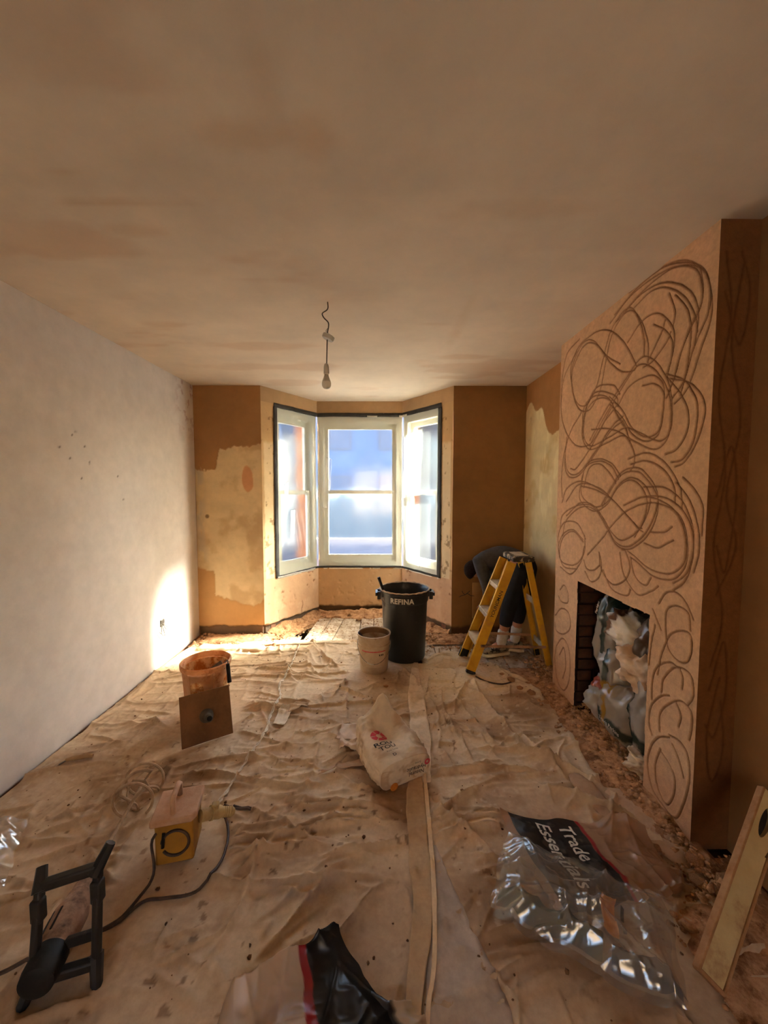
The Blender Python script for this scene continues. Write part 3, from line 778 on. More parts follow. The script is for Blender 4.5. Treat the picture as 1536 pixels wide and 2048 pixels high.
# polythene sheeting taped over all three windows
film = thing('polythene_sheeting', 'milky polythene sheeting taped over the three bay windows', 'plastic sheet', (-0.26, 4.5, ZS))
LC = math.hypot(BLI - BL, YBAY - YB); LM = BRI - BLI
a0 = WS * LC
total = (LC - a0) + LM + (LC - a0)
def bayline(w):
    """distance along the taped line -> x, y, outward normal"""
    w = np.asarray(w, float)
    e1 = A(BLI - BL, YBAY - YB) / LC; e3 = A(BR - BRI, YB - YBAY) / LC
    s1 = w < (LC - a0); s3 = w > (LC - a0) + LM
    t1 = w + a0; t2 = w - (LC - a0); t3 = w - (LC - a0) - LM
    x = np.where(s1, BL + e1[0] * t1, np.where(s3, BRI + e3[0] * t3, BLI + t2))
    y = np.where(s1, YB + e1[1] * t1, np.where(s3, YBAY + e3[1] * t3, YBAY))
    nx = np.where(s1, -e1[1], np.where(s3, -e3[1], 0.0)); ny = np.where(s1, e1[0], np.where(s3, e3[0], 1.0))
    return x, y, nx, ny
c1 = (LC - a0); c2 = (LC - a0) + LM
def poly_fn(u, v):
    w = u * total; z = ZS + 0.012 + v * (ZH - ZS - 0.045)
    x, y, nx, ny = bayline(w)
    edge = sstep(0, 0.12, v) * sstep(1, 0.88, v)
    d = 0.010 * (fbm(w, z, 3, 3, 140) - .5) * edge
    fold = np.exp(-np.abs(w - c1 - 0.03 + 0.03 * (z - 1.4)) / 0.05) + np.exp(-np.abs(w - c2 + 0.02) / 0.05) + 0.5 * np.exp(-np.abs(w - 0.36 - .12 * (1.2 - z)) / 0.10) * sstep(1.5, 0.9, z)
    d = d - 0.016 * fold * edge * ridged(w * 9 + 1.5 * z, z * 0.7, 2.0, 2, 142, 3)
    d = d - 0.02 * edge * np.exp(-(np.minimum(np.abs(w - c1), np.abs(w - c2)) / 0.05) ** 2)
    return x - nx * (0.006) + nx * d, y - ny * 0.006 + ny * d, z
patch('sheet', poly_fn, 300, 160, M['polythene'], film)
M['tape'] = pmat('black edging tape', lin(44, 42, 40), lin(62, 58, 54), 12, 0.7, 0.2, 40, c3=lin(170, 165, 155), s3=16, t3=(0.70, 0.76))
M['white_tape'] = pmat('torn white tape', lin(205, 200, 190), lin(180, 172, 160), 20, 0.8, 0.2, 40)
def strip(name, w0, w1, z0, z1, mat, off=-0.010, parent=film, thick=0.003, seed=1, wob=0.006):
    def fn(u, v):
        w = w0 + u * (w1 - w0); z = z0 + v * (z1 - z0)
        w = w + (wob * (fbm(z, z * 0, 9, 2, seed) - .5) if (z1 - z0) > (w1 - w0) else 0)
        z = z + (wob * (fbm(w, w * 0, 9, 2, seed) - .5) if (z1 - z0) <= (w1 - w0) else 0)
        x, y, nx, ny = bayline(w)
        return x + nx * off, y + ny * off, z
    return patch(name, fn, max(2, int(abs(w1 - w0) / 0.02)), max(2, int((z1 - z0) / 0.02)), mat, parent, thick=thick)
strip('tape', -0.012, total + .012, ZH - 0.034, ZH + 0.012, M['tape'])
strip('tape', -0.022, 0.026, ZS - .01, ZH - .03, M['tape'], seed=2)
strip('tape', total - .034, total + .020, ZS - .01, ZH - .03, M['tape'], seed=3)
strip('tape', -0.02, total + .02, ZS - 0.012, ZS + 0.012, M['tape'], seed=4)
strip('white_tape', 0.0, c1 * 0.9, ZS - 0.016, ZS + 0.0, M['white_tape'], -0.014, seed=5)
strip('white_tape', c1 + .60, c1 + .72, ZH - 0.035, ZH - 0.018, M['white_tape'], -0.015)
strip('white_tape', c1 + .98, c2 + .10, ZH - 0.04, ZH - 0.015, M['white_tape'], -0.015)
# loose pieces of film stuck inside the sheeting
M['film_piece'] = film_mat('white protective film', (0.92, 0.94, 0.95), clear=0.42, blur=0.30, white=0.03, gloss=0.08, grough=0.3)
def film_piece(pts, label, off):
    (w0, zb0), (w1, zb1), (w2, zt2), (w3, zt3) = pts
    def fn(u, v):
        w = (w0 * (1 - u) + w1 * u) * (1 - v) + (w3 * (1 - u) + w2 * u) * v
        z = (zb0 * (1 - u) + zb1 * u) * (1 - v) + (zt3 * (1 - u) + zt2 * u) * v
        w = w + 0.012 * (fbm(z, u, 4, 2, 3) - .5)
        x, y, nx, ny = bayline(w); d = off - 0.014 * ridged(w * 2, z, 2.5, 2, 6)
        return x + nx * d, y + ny * d, z
    o = patch('protective_film', fn, 16, 24, M['film_piece'], thick=0.0006)
    return tag(o, label, 'plastic film', 'loose film pieces on the bay windows')
film_piece([(c2 + .03, 1.42), (c2 + .36, 1.46), (c2 + .40, 2.20), (c2 + .04, 2.15)], 'upper white film rectangle stuck over the right bay window', -0.016)
film_piece([(c2 + .10, 0.68), (c2 + .36, 0.64), (c2 + .34, 1.36), (c2 + .02, 1.32)], 'lower white film piece stuck over the right bay window', -0.016)
film_piece([(.10, 1.36), (.16, 1.34), (.17, 1.62), (.11, 1.58)], 'small film scrap high on the left bay window', -0.016)
film_piece([(.18, .98), (.25, 1.02), (.27, 1.30), (.19, 1.30)], 'larger film scrap low on the left bay window', -0.016)
film_piece([(c1 + .06, 1.30), (c1 + .14, 1.30), (c1 + .18, 1.88), (c1 + .10, 1.92)], 'narrow film strip on the left edge of the middle bay window', -0.020)

def bay_bed(u, v):
    w = -a0 + u * (total + 2 * a0); x, y, nx, ny = bayline(w)
    inn = 0.015 + v * 0.15 * (0.5 + fbm(w, v, 6, 3, 150))
    z = -0.02 + (0.075 * (1 - v) ** 1.5 + .02) * (0.35 + 0.9 * fbm(w, v, 9, 4, 151)) - .05 * v * v
    return x - nx * inn, y - ny * inn, z
o = patch('rubble_bed', bay_bed, 260, 14, M['rubble'], smooth=True)
tag(o, 'grey-brown mortar rubble along the foot of the bay walls', 'rubble', kind='stuff')

# ---------------------------------------------------------------- outdoors: street seen through the sheeting
M['grass_out'] = pmat('front garden paving', lin(120, 118, 116), lin(100, 98, 96), 3, 0.95)
M['stock'] = pmat('orange stock brick', lin(160, 98, 66), lin(186, 124, 84), 6, 0.9)
M['stone'] = pmat('cream stone', lin(176, 148, 116), lin(160, 132, 100), 5, 0.9)
M['slate'] = pmat('roof slate', lin(70, 78, 96), lin(86, 92, 108), 6, 0.8)
M['render_out'] = pmat('pale render', lin(96, 88, 90), lin(86, 82, 86), 4, 0.9)
M['render_blue'] = pmat('pale blue render', lin(68, 84, 106), lin(80, 96, 116), .5, 0.9)
M['render_blue2'] = pmat('blue grey render', lin(72, 86, 110), lin(86, 98, 120), .5, 0.9)
M['hedge'] = pmat('hedge green', lin(74, 84, 92), lin(96, 104, 108), 9, 0.95, 0.8, 20)
mb = MB().add([(-80, -60, -0.5), (80, -60, -0.5), (80, 140, -0.5), (-80, 140, -0.5)], [(0, 1, 2, 3)])
g = mb.build('ground', M['grass_out']); struct(g, 'grey street and front garden outside the bay', 'ground')
gw = thing('garden_wall', 'low stone garden wall outside the middle bay window', 'wall', (-0.3, 9.5, -0.5))
MB().box((-0.3, 9.5, -0.12), (14, 0.22, 0.76)).build('wall_body', M['slate'], gw, bevel=.01)
MB().box((-0.3, 9.5, 0.285), (14, 0.30, 0.05)).build('coping', M['render_out'], gw, bevel=.015)
hd = thing('hedge', 'clipped dark hedge beyond the garden wall outside', 'hedge', (-.3, 12.2, -.5))
def hedge_fn(u, v):
    X = -9 + 18 * u; a = v * np.pi
    r_ = 1 + .25 * (fbm(X, v * 4, 2.5, 4, 3) - .5)
    return X, 12.2 - .55 * np.cos(a) * r_, -0.5 + 1.85 * np.clip(np.sin(a) * 1.8, 0, 1) * r_
patch('foliage', hedge_fn, 160, 24, M['hedge'], hd)
MB().tube([(-.3, 12.2, -.5), (-.28, 12.2, .3)], .04).build('stem', M['stock'], hd)
rbk = thing('bounce_building', 'added unseen pale building behind the house, warming the rear window light', 'building', (0, -9, -.5))  # added out of view to bounce warm sunlight through the rear window
MB().box((0, -10, 1.9), (16, 2, 4.8)).build('wall_body', M['stone'], rbk)
MB().prism([(-8.2, -8.9, 4.3), (-8.2, -11.1, 4.3), (-8.2, -11.1, 5.2)], (16.4, 0, 0)).build('roof', M['slate'], rbk)
def pier(x, y, w, m1, m2, label, h=3.2):
    t = thing('brick_pier', label, 'pier', (x, y, -0.5), group='brick piers outside the bay')
    for k in range(int(h / 0.3) + 1):
        MB().box((x, y, -0.5 + 0.3 * k + .145), (w * (1.12 if k % 2 else 1.0), w, 0.285)).build('stone_block' if k % 2 else 'brick_course', M[m2] if k % 2 else M[m1], t, bevel=.006)
pier(0.60, 5.55, 0.16, 'stock', 'stone', 'cream and orange brick pier outside the right bay window')
pier(-1.28, 5.75, 0.20, 'stock', 'stock', 'red brick pier outside the left bay window')
def house(x, y, w, h, roof, label, mat):
    t = thing('terraced_house', label, 'house', (x, y, -0.5), group='terraced houses across the street')
    MB().box((x, y + 4, -0.5 + h / 2), (w - .02, 8, h)).build('wall_body', M[mat], t)
    MB().prism([(x - w / 2, y - .3, h - .5), (x - w / 2, y + 8.3, h - .5), (x - w / 2, y + 4, h - .5 + roof)], (w, 0, 0)).build('roof', M['slate'], t)
    for kx in (-0.27, 0.27):
        for kz in (0.27, 0.72):
            wn_ = MB().box((x + kx * w, y - .03, -0.5 + kz * h), (w * .24, .1, h * .22)).build('window_frame', M['render_out'], t)
            MB().box((x + kx * w, y - .09, -0.5 + kz * h), (w * .20, .03, h * .19)).build('pane', M['slate'], wn_)
    MB().box((x + w * .42, y + 4, h + roof * .8), (0.9, 0.9, 1.6)).build('chimney_stack', M['stock'], t)
for k, (c, lab) in enumerate((('render_out', 'pale terraced house far to the left across the street'), ('render_blue', 'pale blue terraced house left of the middle window view'), ('render_blue2', 'pale blue-grey terraced house straight across the street'), ('render_out', 'cream terraced house right of the middle window view'), ('stock', 'orange brick terraced house far to the right across the street'))):
    house(-13.5 + 6.2 * k, 26, 6.2, 7.6, 2.6, lab, c)
# ---------------------------------------------------------------- dust sheets
rs = np.random.RandomState(11)
FLAT = [(.74, 1.56, .22), (.08, 1.98, .16), (0.21, 3.45, .27), (-0.064, 3.19, .20), (-1.18, 2.53, .24), (-0.85, 1.53, .20), (0.75, 3.1, .12), (1.42, 3.1, .12), (.75, 3.4, .12), (1.0, 1.08, .12), (-1.05, 2.25, .17), (1.1, 3.5, .25)]
CRE = []
for k in range(190):                       # short random creases
    CRE.append((rs.uniform(-1.9, 1.3), rs.uniform(0.3, 3.7), rs.uniform(0, math.pi), rs.uniform(.08, .38), rs.uniform(.007, .016), rs.uniform(.006, .018)))
for k in range(200):                       # fine creases underfoot, nearer the viewer
    CRE.append((rs.uniform(-1.7, 1.15), rs.uniform(0.8, 2.4), rs.normal(.2, .7), rs.uniform(.04, .22), rs.uniform(.005, .009), rs.uniform(.005, .013)))
for k in range(60):                        # creases that mostly run across the room
    CRE.append((rs.uniform(-1.9, 1.3), rs.uniform(0.5, 3.7), rs.normal(0, .16), rs.uniform(.2, .7), rs.uniform(.008, .015), rs.uniform(.008, .020)))
for (x, y, a, l, w, h) in ((-1.0, 2.55, .02, 1.1, .012, .016), (-.9, 3.02, -.02, .9, .012, .014), (-1.1, 3.25, .03, .8, .012, .012), (-.4, 2.62, .0, 1.0, .012, .014), (-.7, 1.93, -.05, .7, .012, .016),
                           (.55, 1.98, .03, .5, .014, .020), (.5, 1.62, .05, .5, .014, .018), (.6, 1.22, .1, .5, .014, .020), (-.35, 1.62, .05, .6, .012, .018), (-.5, 1.42, -.1, .55, .012, .016),
                           (-.25, 1.33, .8, .35, .014, .020), (-.1, 1.25, 1.0, .3, .014, .022), (-1.25, 1.9, 1.0, .4, .014, .018), (-1.35, 1.7, .7, .4, .014, .018), (-1.2, 1.62, .5, .4, .014, .018), (-1.3, 1.35, .6, .5, .014, .02),
                           (.75, 2.5, 1.9, .6, .014, .024), (.85, 2.2, 2.0, .5, .014, .022), (.95, 2.0, 2.3, .4, .016, .028), (.6, 2.75, 1.2, .4, .013, .018), (.45, 2.5, 1.55, .5, .012, .018), (.36, 2.6, 1.5, .7, .010, .014), (1.0, 1.75, 2.4, .35, .018, .035), (1.05, 1.6, 2.6, .35, .018, .035),
                           (-.47, 3.38, -1.1, .33, .014, .022), (.72, 2.85, 1.75, .3, .012, .022), (-0.2, 2.75, -.75, .35, .012, .018)):  # first ridge on this line is shaped in place of a shadow edge
    CRE.append((x, y, a, l, w, h))

def sheet_h(x, y):
    x = np.asarray(x, float); y = np.asarray(y, float)
    wx = x + 0.10 * (fbm(x, y, 2.2, 2, 201) - .5); wy = y + 0.10 * (fbm(x, y, 2.2, 2, 202) - .5)
    env = 0.35 + 0.9 * sstep(0.35, 0.65, fbm(x, y, 1.1, 2, 203)) + 0.5 * sstep(0.7, 1.1, x)
    h = 0.020 * env * ridged(wx * 0.8, wy * 1.3, 3.0, 3, 204, 6.0) + 0.008 * ridged(wx, wy, 7.0, 2, 208, 5.0)
    h = h + 0.007 * fbm(x, y, 1.8, 2, 205)
    for (cx, cy, a, l, w, hh) in CRE:
        if a is None: continue
        ca, sa = math.cos(a), math.sin(a)
        m = (np.abs(x - cx) < l * 1.3 + .1) & (np.abs(y - cy) < l * 1.3 + .1)
        if not m.any(): continue
        dx = x[m] - cx; dy = y[m] - cy
        p = dx * ca + dy * sa; q = -dx * sa + dy * ca
        q = q + 0.03 * np.sin(p * 7 + cx * 9) + 0.02 * (vnoise(p * 9, p * 0 + cx, 5) - .5)
        prof = np.where(q > 0, np.exp(-q / (w * 1.5)), np.exp(q / (w * 0.6)))
        h[m] = h[m] + 1.55 * hh * prof * np.exp(-(p / (l * 0.6)) ** 4)
    for (cx, cy, r) in FLAT:
        d2 = ((x - cx) ** 2 + (y - cy) ** 2) / (r * r)
        k = 1 - sstep(0.7, 1.6, d2)
        h = h * (1 - k) + 0.004 * k
    return h

def sheet_col(u, v, X, Y, Z):
    base = A(*lin(214, 188, 154)); c = stains(X, Y, base, 0.08, 211)
    near = sstep(3.3, 2.2, Y)                       # trodden dirt builds up away from the bay
    st = sstep(0.42, 0.66, fbm(X, Y, 2.4, 5, 212)) * (0.25 + 0.75 * near)
    c = mixc(c, A(*lin(160, 126, 92)), 0.7 * st)
    c = mixc(c, A(*lin(194, 170, 142)), 0.5 * near)
    st2 = sstep(0.58, 0.70, fbm(X, Y, 5.5, 5, 213))
    c = mixc(c, A(*lin(152, 116, 82)), 0.4 * st2 * (0.3 + 0.7 * near))
    for (x, y, r, k) in ((0.10, 1.78, .20, .7), (-1.05, 2.0, .22, .55), (-1.35, 1.9, .2, .4), (0.72, 2.3, .10, .5), (0.62, 1.95, .10, .5), (0.1, 3.0, .2, .5), (0.5, 1.3, .25, .5), (.75, 1.15, .2, .4), (1.0, 2.6, .25, .5)):
        d = np.hypot(X - x, Y - y) / r + 0.8 * (fbm(X, Y, 8, 4, 214) - .5)
        c = mixc(c, A(*lin(122, 80, 44)), k * sstep(1.0, 0.45, d))
    sp = sstep(0.76, 0.80, fbm(X, Y, 30, 3, 215)) * sstep(0.42, 0.6, fbm(X, Y, 3, 2, 216))
    c = mixc(c, A(*lin(96, 62, 36)), 0.55 * sp)
    sp = sstep(0.76, 0.79, fbm(X, Y, 34, 2, 217)) * sstep(0.5, 0.7, fbm(X, Y, 2, 2, 218))
    return mixc(c, A(*lin(222, 204, 178)), 0.3 * sp)

SEAM = lambda y: 0.19 + 0.035 * np.clip(y - 1.5, 0, 2) + 0.03 * np.sin(y * 2.3)
def sheetA_fn(u, v):
    Y = 0.25 + v * (3.80 - 0.25)
    xl = XL + 0.012 + 0.022 * fbm(Y, Y * 0, 4, 3, 220) + 0.05 * sstep(3.3, 3.8, Y); xr = SEAM(Y)
    X = xl + u * (xr - xl)
    Y = Y - sstep(0.96, 1.0, v) * 0.10 * (fbm(X, X * 0 + 3, 5, 3, 221)) + 0 * X
    Z = 0.003 + sheet_h(X.ravel(), Y.ravel()).reshape(X.shape)
    Z = Z + 0.018 * np.exp(-((v - 0.99) / 0.012) ** 2) * (0.5 + fbm(X, Y, 6, 2, 222)) * sstep(-1.75, -1.5, X)
    return X, Y, Z
sa = patch('dust_sheet', sheetA_fn, 300, 480, M['canvas'], col=sheet_col, thick=0.0)
tag(sa, 'large stained canvas dust sheet covering the left half of the floor', 'dust sheet', 'dust sheets on the floor')
def sheetB_fn(u, v):
    Y = 0.25 + v * (3.28 - 0.25)
    xl = SEAM(Y) + 0.035 + 0.10 * sstep(1.5, 0.9, Y) ; xr = 1.16 + 0.07 * (fbm(Y, Y * 0, 3, 3, 230) - .5) - 0.20 * sstep(2.9, 3.3, Y) + 0.10 * sstep(1.7, 1.3, Y)
    X = xl + u * (xr - xl)
    Z = 0.004 + sheet_h(X.ravel(), Y.ravel()).reshape(X.shape)
    Z = Z + 0.02 * np.exp(-((u - 0.985) / 0.03) ** 2) * fbm(X, Y, 8, 2, 231)
    return X, Y, Z
sb = patch('dust_sheet', sheetB_fn, 150, 420, M['canvas'], col=sheet_col)
tag(sb, 'stained canvas dust sheet on the floor between the seam and the chimney breast', 'dust sheet', 'dust sheets on the floor')

def flat_strip(name, path, widths, mat, parent=None, lift=0.006, colr=None, seed=0, n=10, crump=0.004, thick=0.0015):
    """a strip of cloth or paper lying over the sheet along a path"""
    P = np.array(spline([(*p, 0) for p in path], 0.02))
    m = len(P); t = np.gradient(P, axis=0); t /= np.linalg.norm(t, axis=1)[:, None] + 1e-9
    nx, ny = -t[:, 1], t[:, 0]
    wd = np.interp(np.linspace(0, 1, m), np.linspace(0, 1, len(widths)), widths)
    def fn(u, v):
        i = np.clip((v * (m - 1)).round().astype(int), 0, m - 1)
        o = (u - .5) * wd[i] * (1 + 0.25 * (fbm(v * 20, u * 0, 1, 2, seed) - .5))
        X = P[i, 0] + nx[i] * o; Y = P[i, 1] + ny[i] * o
        Z = sheet_h(X.ravel(), Y.ravel()).reshape(X.shape) + lift + crump * ridged(X, Y, 14, 2, seed, 2) + 0.002 * (u > .9)
        return X, Y, Z
    cc = colr if colr is not None else lin(214, 190, 158)
    return patch(name, fn, n, m - 1, mat, parent, col=lambda u, v, X, Y, Z: stains(X, Y, A(*cc), 0.16, 240 + seed), thick=thick)
flat_strip('folded_hem', [(.30, 3.28), (.26, 2.9), (.245, 2.5), (.235, 2.2), (.225, 1.9)], [.04, .09, .12, .12, .06], M['canvas'], sa, 0.010, lin(216, 192, 162), 1)
flat_strip('folded_hem', [(.185, 2.0), (.165, 1.78), (.155, 1.5), (.15, 1.3), (.11, 1.12), (.09, 1.0), (.08, .8)], [.06, .09, .09, .085, .07, .04, .03], M['canvas'], sa, 0.012, lin(186, 156, 120), 2)
flat_strip('folded_hem', [(.235, 2.1), (.215, 1.7), (.20, 1.4), (.17, 1.15), (.13, 1.0), (.1, .8)], [.012, .018, .02, .018, .014, .01], M['canvas'], sa, 0.020, lin(214, 186, 150), 3, n=4)
lp = flat_strip('lining_paper', [(.215, 1.55), (.235, 1.3), (.245, 1.1), (.25, .9), (.25, .5)], [.03, .12, .24, .30, .34], M['canvas'], None, 0.006, lin(188, 170, 152), 4, crump=.001)
tag(lp, 'smooth grey-beige lining paper wedge showing between the two dust sheets', 'paper')
# rolled far edge of the sheet, in the sun
def rolled(path, r, name, parent, c, seed):
    P = np.array(spline(path, 0.02)); m = len(P)
    def fn(u, v):
        i = np.clip((u * (m - 1)).round().astype(int), 0, m - 1); a = v * 2 * np.pi
        tx = np.gradient(P[:, 0]); ty = np.gradient(P[:, 1]); l = np.hypot(tx, ty) + 1e-9
        rr = r * (0.75 + 0.6 * fbm(u * 14, v * 3, 1, 3, seed)) * (0.4 + 0.6 * np.sin(np.pi * np.clip(u * 8, 0, .5)) * np.sin(np.pi * np.clip((1 - u) * 8, 0, .5)))
        X = P[i, 0] - (ty / l)[i] * np.cos(a) * rr * 1.9; Y = P[i, 1] + (tx / l)[i] * np.cos(a) * rr * 1.9
        return X, Y, P[i, 2] + rr * 0.45 + np.sin(a) * rr * (.45 + .35 * fbm(u * 30, v * 5, 1, 2, seed + 2))
    return patch(name, fn, m - 1, 14, M['canvas'], parent, col=lambda u, v, X, Y, Z: stains(X, Y, A(*c), 0.1, seed))
rolled([(-1.40, 3.66, .012), (-1.1, 3.70, .012), (-.8, 3.71, .012), (-.5, 3.72, .012), (-.25, 3.70, .012)], 0.022, 'rolled_edge', sa, lin(226, 204, 172), 250)
rolled([(-1.75, 3.60, .012), (-1.5, 3.58, .014), (-1.3, 3.60, .012), (-1.1, 3.57, .012)], 0.030, 'rolled_edge', sa, lin(222, 198, 164), 251)
rolled([(1.02, 1.95, .015), (1.03, 1.8, .018), (1.07, 1.66, .018), (1.18, 1.55, .018), (1.24, 1.45, .016)], 0.026, 'rolled_edge', sb, lin(178, 146, 116), 253)
rolled([(1.15, 1.85, .015), (1.17, 1.74, .018), (1.20, 1.62, .018), (1.24, 1.52, .016)], 0.022, 'rolled_edge', sb, lin(184, 152, 122), 254)
# white twisted cord along the sheet
cp = np.array(spline([(-.80, 3.66, 0), (-.78, 3.3, 0), (-.775, 3.05, 0), (-.79, 2.9, 0), (-.738, 2.715, 0), (-.745, 2.5, 0), (-.726, 2.316, 0), (-.76, 2.0, 0), (-.784, 1.784, 0), (-.80, 1.70, 0)], 0.012))
cz = sheet_h(cp[:, 0].copy(), cp[:, 1].copy()) + 0.010
mb = MB()
for ph in (0, math.pi):
    a = np.arange(len(cp)) * 0.55 + ph
    w = 0.45 + 0.7 * fbm(cp[:, 1] * 3, cp[:, 1] * 0, 1, 2, 4)
    mb.tube(np.stack([cp[:, 0] + 0.0055 * np.cos(a) * w, cp[:, 1], cz + 0.004 * np.sin(a) * w], -1), list(0.0055 * w), 6)
M['cord'] = pmat('white twisted cloth', lin(222, 212, 194), lin(190, 170, 142), 25, 0.9, 0.3, 80)
tag(mb.build('twisted_cord', M['cord']), 'white twisted cord of cloth running down the left dust sheet', 'cord')

# thin polythene bunched beside the bin
def loose_poly(cx, cy, rx, ry, rot, hmax, mat, col, label, name, seed, cat='plastic sheet', parent=None, nu=60, nv=60, ridge=0.6, group=None, lift=.004, f=5):
    ca, sa_ = math.cos(rot), math.sin(rot)
    def fn(u, v):
        a = (u - .5) * 2; b = (v - .5) * 2
        a2 = a * np.sqrt(1 - .42 * b * b); b2 = b * np.sqrt(1 - .42 * a * a)
        k = 1 + 0.5 * (fbm(np.arctan2(b, a + 1e-6) * 1.3 + 5, a * 0, 1.6, 3, seed) - .5)
        x = a2 * rx * k; y = b2 * ry * k
        X = cx + x * ca - y * sa_; Y = cy + x * sa_ + y * ca
        e = np.clip(1 - np.maximum(np.abs(a), np.abs(b)) ** 3, 0, 1)
        Z = lift + sheet_h(X.ravel(), Y.ravel()).reshape(X.shape) * (0.9) + hmax * e * ((1 - ridge) + ridge * ridged(X * f / 5, Y * f / 5, f, 3, seed, 1.6)) + 0.006 * ridged(X, Y, 14, 2, seed + 3)
        return X, Y, Z
    o = patch(name, fn, nu, nv, mat, parent, col=lambda u, v, X, Y, Z: col(u, v, X, Y, Z))
    if label: tag(o, label, cat, group)
    return o
plain = lambda c, s=1: (lambda u, v, X, Y, Z: stains(X, Y, A(*lin(*c)), 0.12, s))
loose_poly(0.62, 3.34, .22, .17, .2, .03, M['canvas'], plain((196, 168, 134)), 'crumpled pale cloth corner between the black bin and the ladder', 'dust_sheet', 261, 'dust sheet', ridge=.8, group='dust sheets on the floor')

# ---------------------------------------------------------------- rubble
def lump_mesh(n, rad, seed):
    bm = bmesh.new(); bmesh.ops.create_icosphere(bm, subdivisions=1, radius=1)
    r = random.Random(seed)
    me = bpy.data.meshes.new('plaster_lump')
    for v in bm.verts: v.co *= r.uniform(.6, 1.15); v.co.z *= .6
    bm.to_mesh(me); bm.free(); return me
LM_ = [lump_mesh(1, 1, k) for k in range(6)]
BASEV = [np.array([v.co[:] for v in m.vertices]) for m in LM_]; BASEF = np.array([p.vertices[:] for p in LM_[0].polygons])
def scatter(name, pts, sizes, mat, label, seed, cat='rubble', cols=None):
    r = np.random.RandomState(seed); co = []; fs = []; n = 0
    for (x, y, z), s in zip(pts, sizes):
        a = r.uniform(0, 6.28); ca, sa_ = math.cos(a), math.sin(a)
        b = BASEV[r.randint(6)] * s * r.uniform(.7, 1.3, 3)
        v = np.stack([b[:, 0] * ca - b[:, 1] * sa_ + x, b[:, 0] * sa_ + b[:, 1] * ca + y, b[:, 2] + z + s * .35], -1)
        co.append(v); fs.append(BASEF + n); n += len(v)
    o = npmesh(name, np.concatenate(co), np.concatenate(fs), mat, smooth=False)
    o['kind'] = 'stuff'
    return tag(o, label, cat, kind='stuff')
r = np.random.RandomState(3)
def bed(name, x0, x1, y0, y1, res, hf, label, keep=None, seed=0):
    def fn(u, v):
        X = x0 + u * (x1 - x0); Y = y0 + v * (y1 - y0)
        e = np.clip(np.minimum(np.minimum(u, 1 - u), np.minimum(v, 1 - v)) * 5, 0, 1)
        return X, Y, 0.002 + hf(X, Y) * e * (0.45 + 0.9 * fbm(X, Y, 7, 4, seed)) + 0.012 * e * fbm(X, Y, 40, 3, seed + 1)
    o = patch(name, fn, int((x1 - x0) / res), int((y1 - y0) / res), M['rubble'], keep=keep)
    o['kind'] = 'stuff'
    return tag(o, label, 'rubble', kind='stuff')
bed('rubble_bed', 1.08, 1.38, 1.25, 3.2, 0.012, lambda X, Y: 0.05 * sstep(1.08, 1.30, X), 'brown plaster rubble heaped along the foot of the chimney breast', seed=301)
bed('rubble_bed', 1.30, 1.76, FY0 - .0, FY1 + .0, 0.02, lambda X, Y: 0.05 + 0 * X, 'dark rubble on the floor of the fireplace recess', seed=305)
bed('rubble_bed', -1.88, -1.0, 3.66, 3.96, 0.014, lambda X, Y: 0.030 + 0 * X, 'pale debris along the wall left of the bay', seed=309)
bed('rubble_bed', 0.45, 1.46, 3.70, 3.96, 0.014, lambda X, Y: 0.026 + 0 * X, 'plaster debris along the dark wall right of the bay', seed=313)
bed('rubble_bed', 1.0, 1.46, .35, 1.50, 0.016, lambda X, Y: 0.02 + 0 * X, 'dark debris in the alcove beside the leaning level', seed=317)
pts = []; sz = []
for k in range(2600):
    y = r.uniform(1.3, 3.3); x = 1.31 - abs(r.normal(0, .08)) - (0.02 if y < 2.86 else -.1)
    if FY0 < y < FY1: x += r.uniform(0, .15)
    s = min(.02, .003 + r.exponential(.0045)); pts.append((x, y, 0.012 + .045 * max(0, (x - 1.1) / .2) * .8)); sz.append(s)
for k in range(900):
    x = r.uniform(-1.85, -1.0); y = r.uniform(3.62, 3.95); pts.append((x, y, .02)); sz.append(.003 + r.exponential(.004))
for k in range(1300):
    x = r.uniform(.42, 1.45); y = 3.97 - abs(r.normal(0, .22)); pts.append((x, y, .015 if y > 3.7 else -.010)); sz.append(min(.02, .003 + r.exponential(.004)))
for k in range(900):
    x = r.uniform(-.9, .45); y = r.uniform(3.7, 4.62); 
    if y > YB and not bay_in(np.array(x), np.array(y), -.04): continue
    pts.append((x, y, -.010)); sz.append(.002 + r.exponential(.0025))
for k in range(600):
    x = r.uniform(1.0, 1.45); y = r.uniform(.6, 1.5); pts.append((x, y, .012)); sz.append(.003 + r.exponential(.004))
scatter('plaster_crumbs', pts, sz, M['rubble'], 'brown plaster crumbs strewn along the walls and the chimney foot', 4)
M['darkcrumb'] = pmat('damp crumb', lin(96, 66, 42), lin(128, 92, 60), 20, 1.0, .5, 60)
pts = []; sz = []
xs = r.uniform(-1.8, 1.1, 420); ys = r.uniform(.95, 3.5, 420); hs = sheet_h(xs.copy(), ys.copy())
for x, y, h in zip(xs, ys, hs): pts.append((x, y, h + .004)); sz.append(min(.009, .0018 + r.exponential(.0018)))
scatter('plaster_crumbs', pts, sz, M['darkcrumb'], 'small dark plaster crumbs sprinkled over the dust sheets', 5)
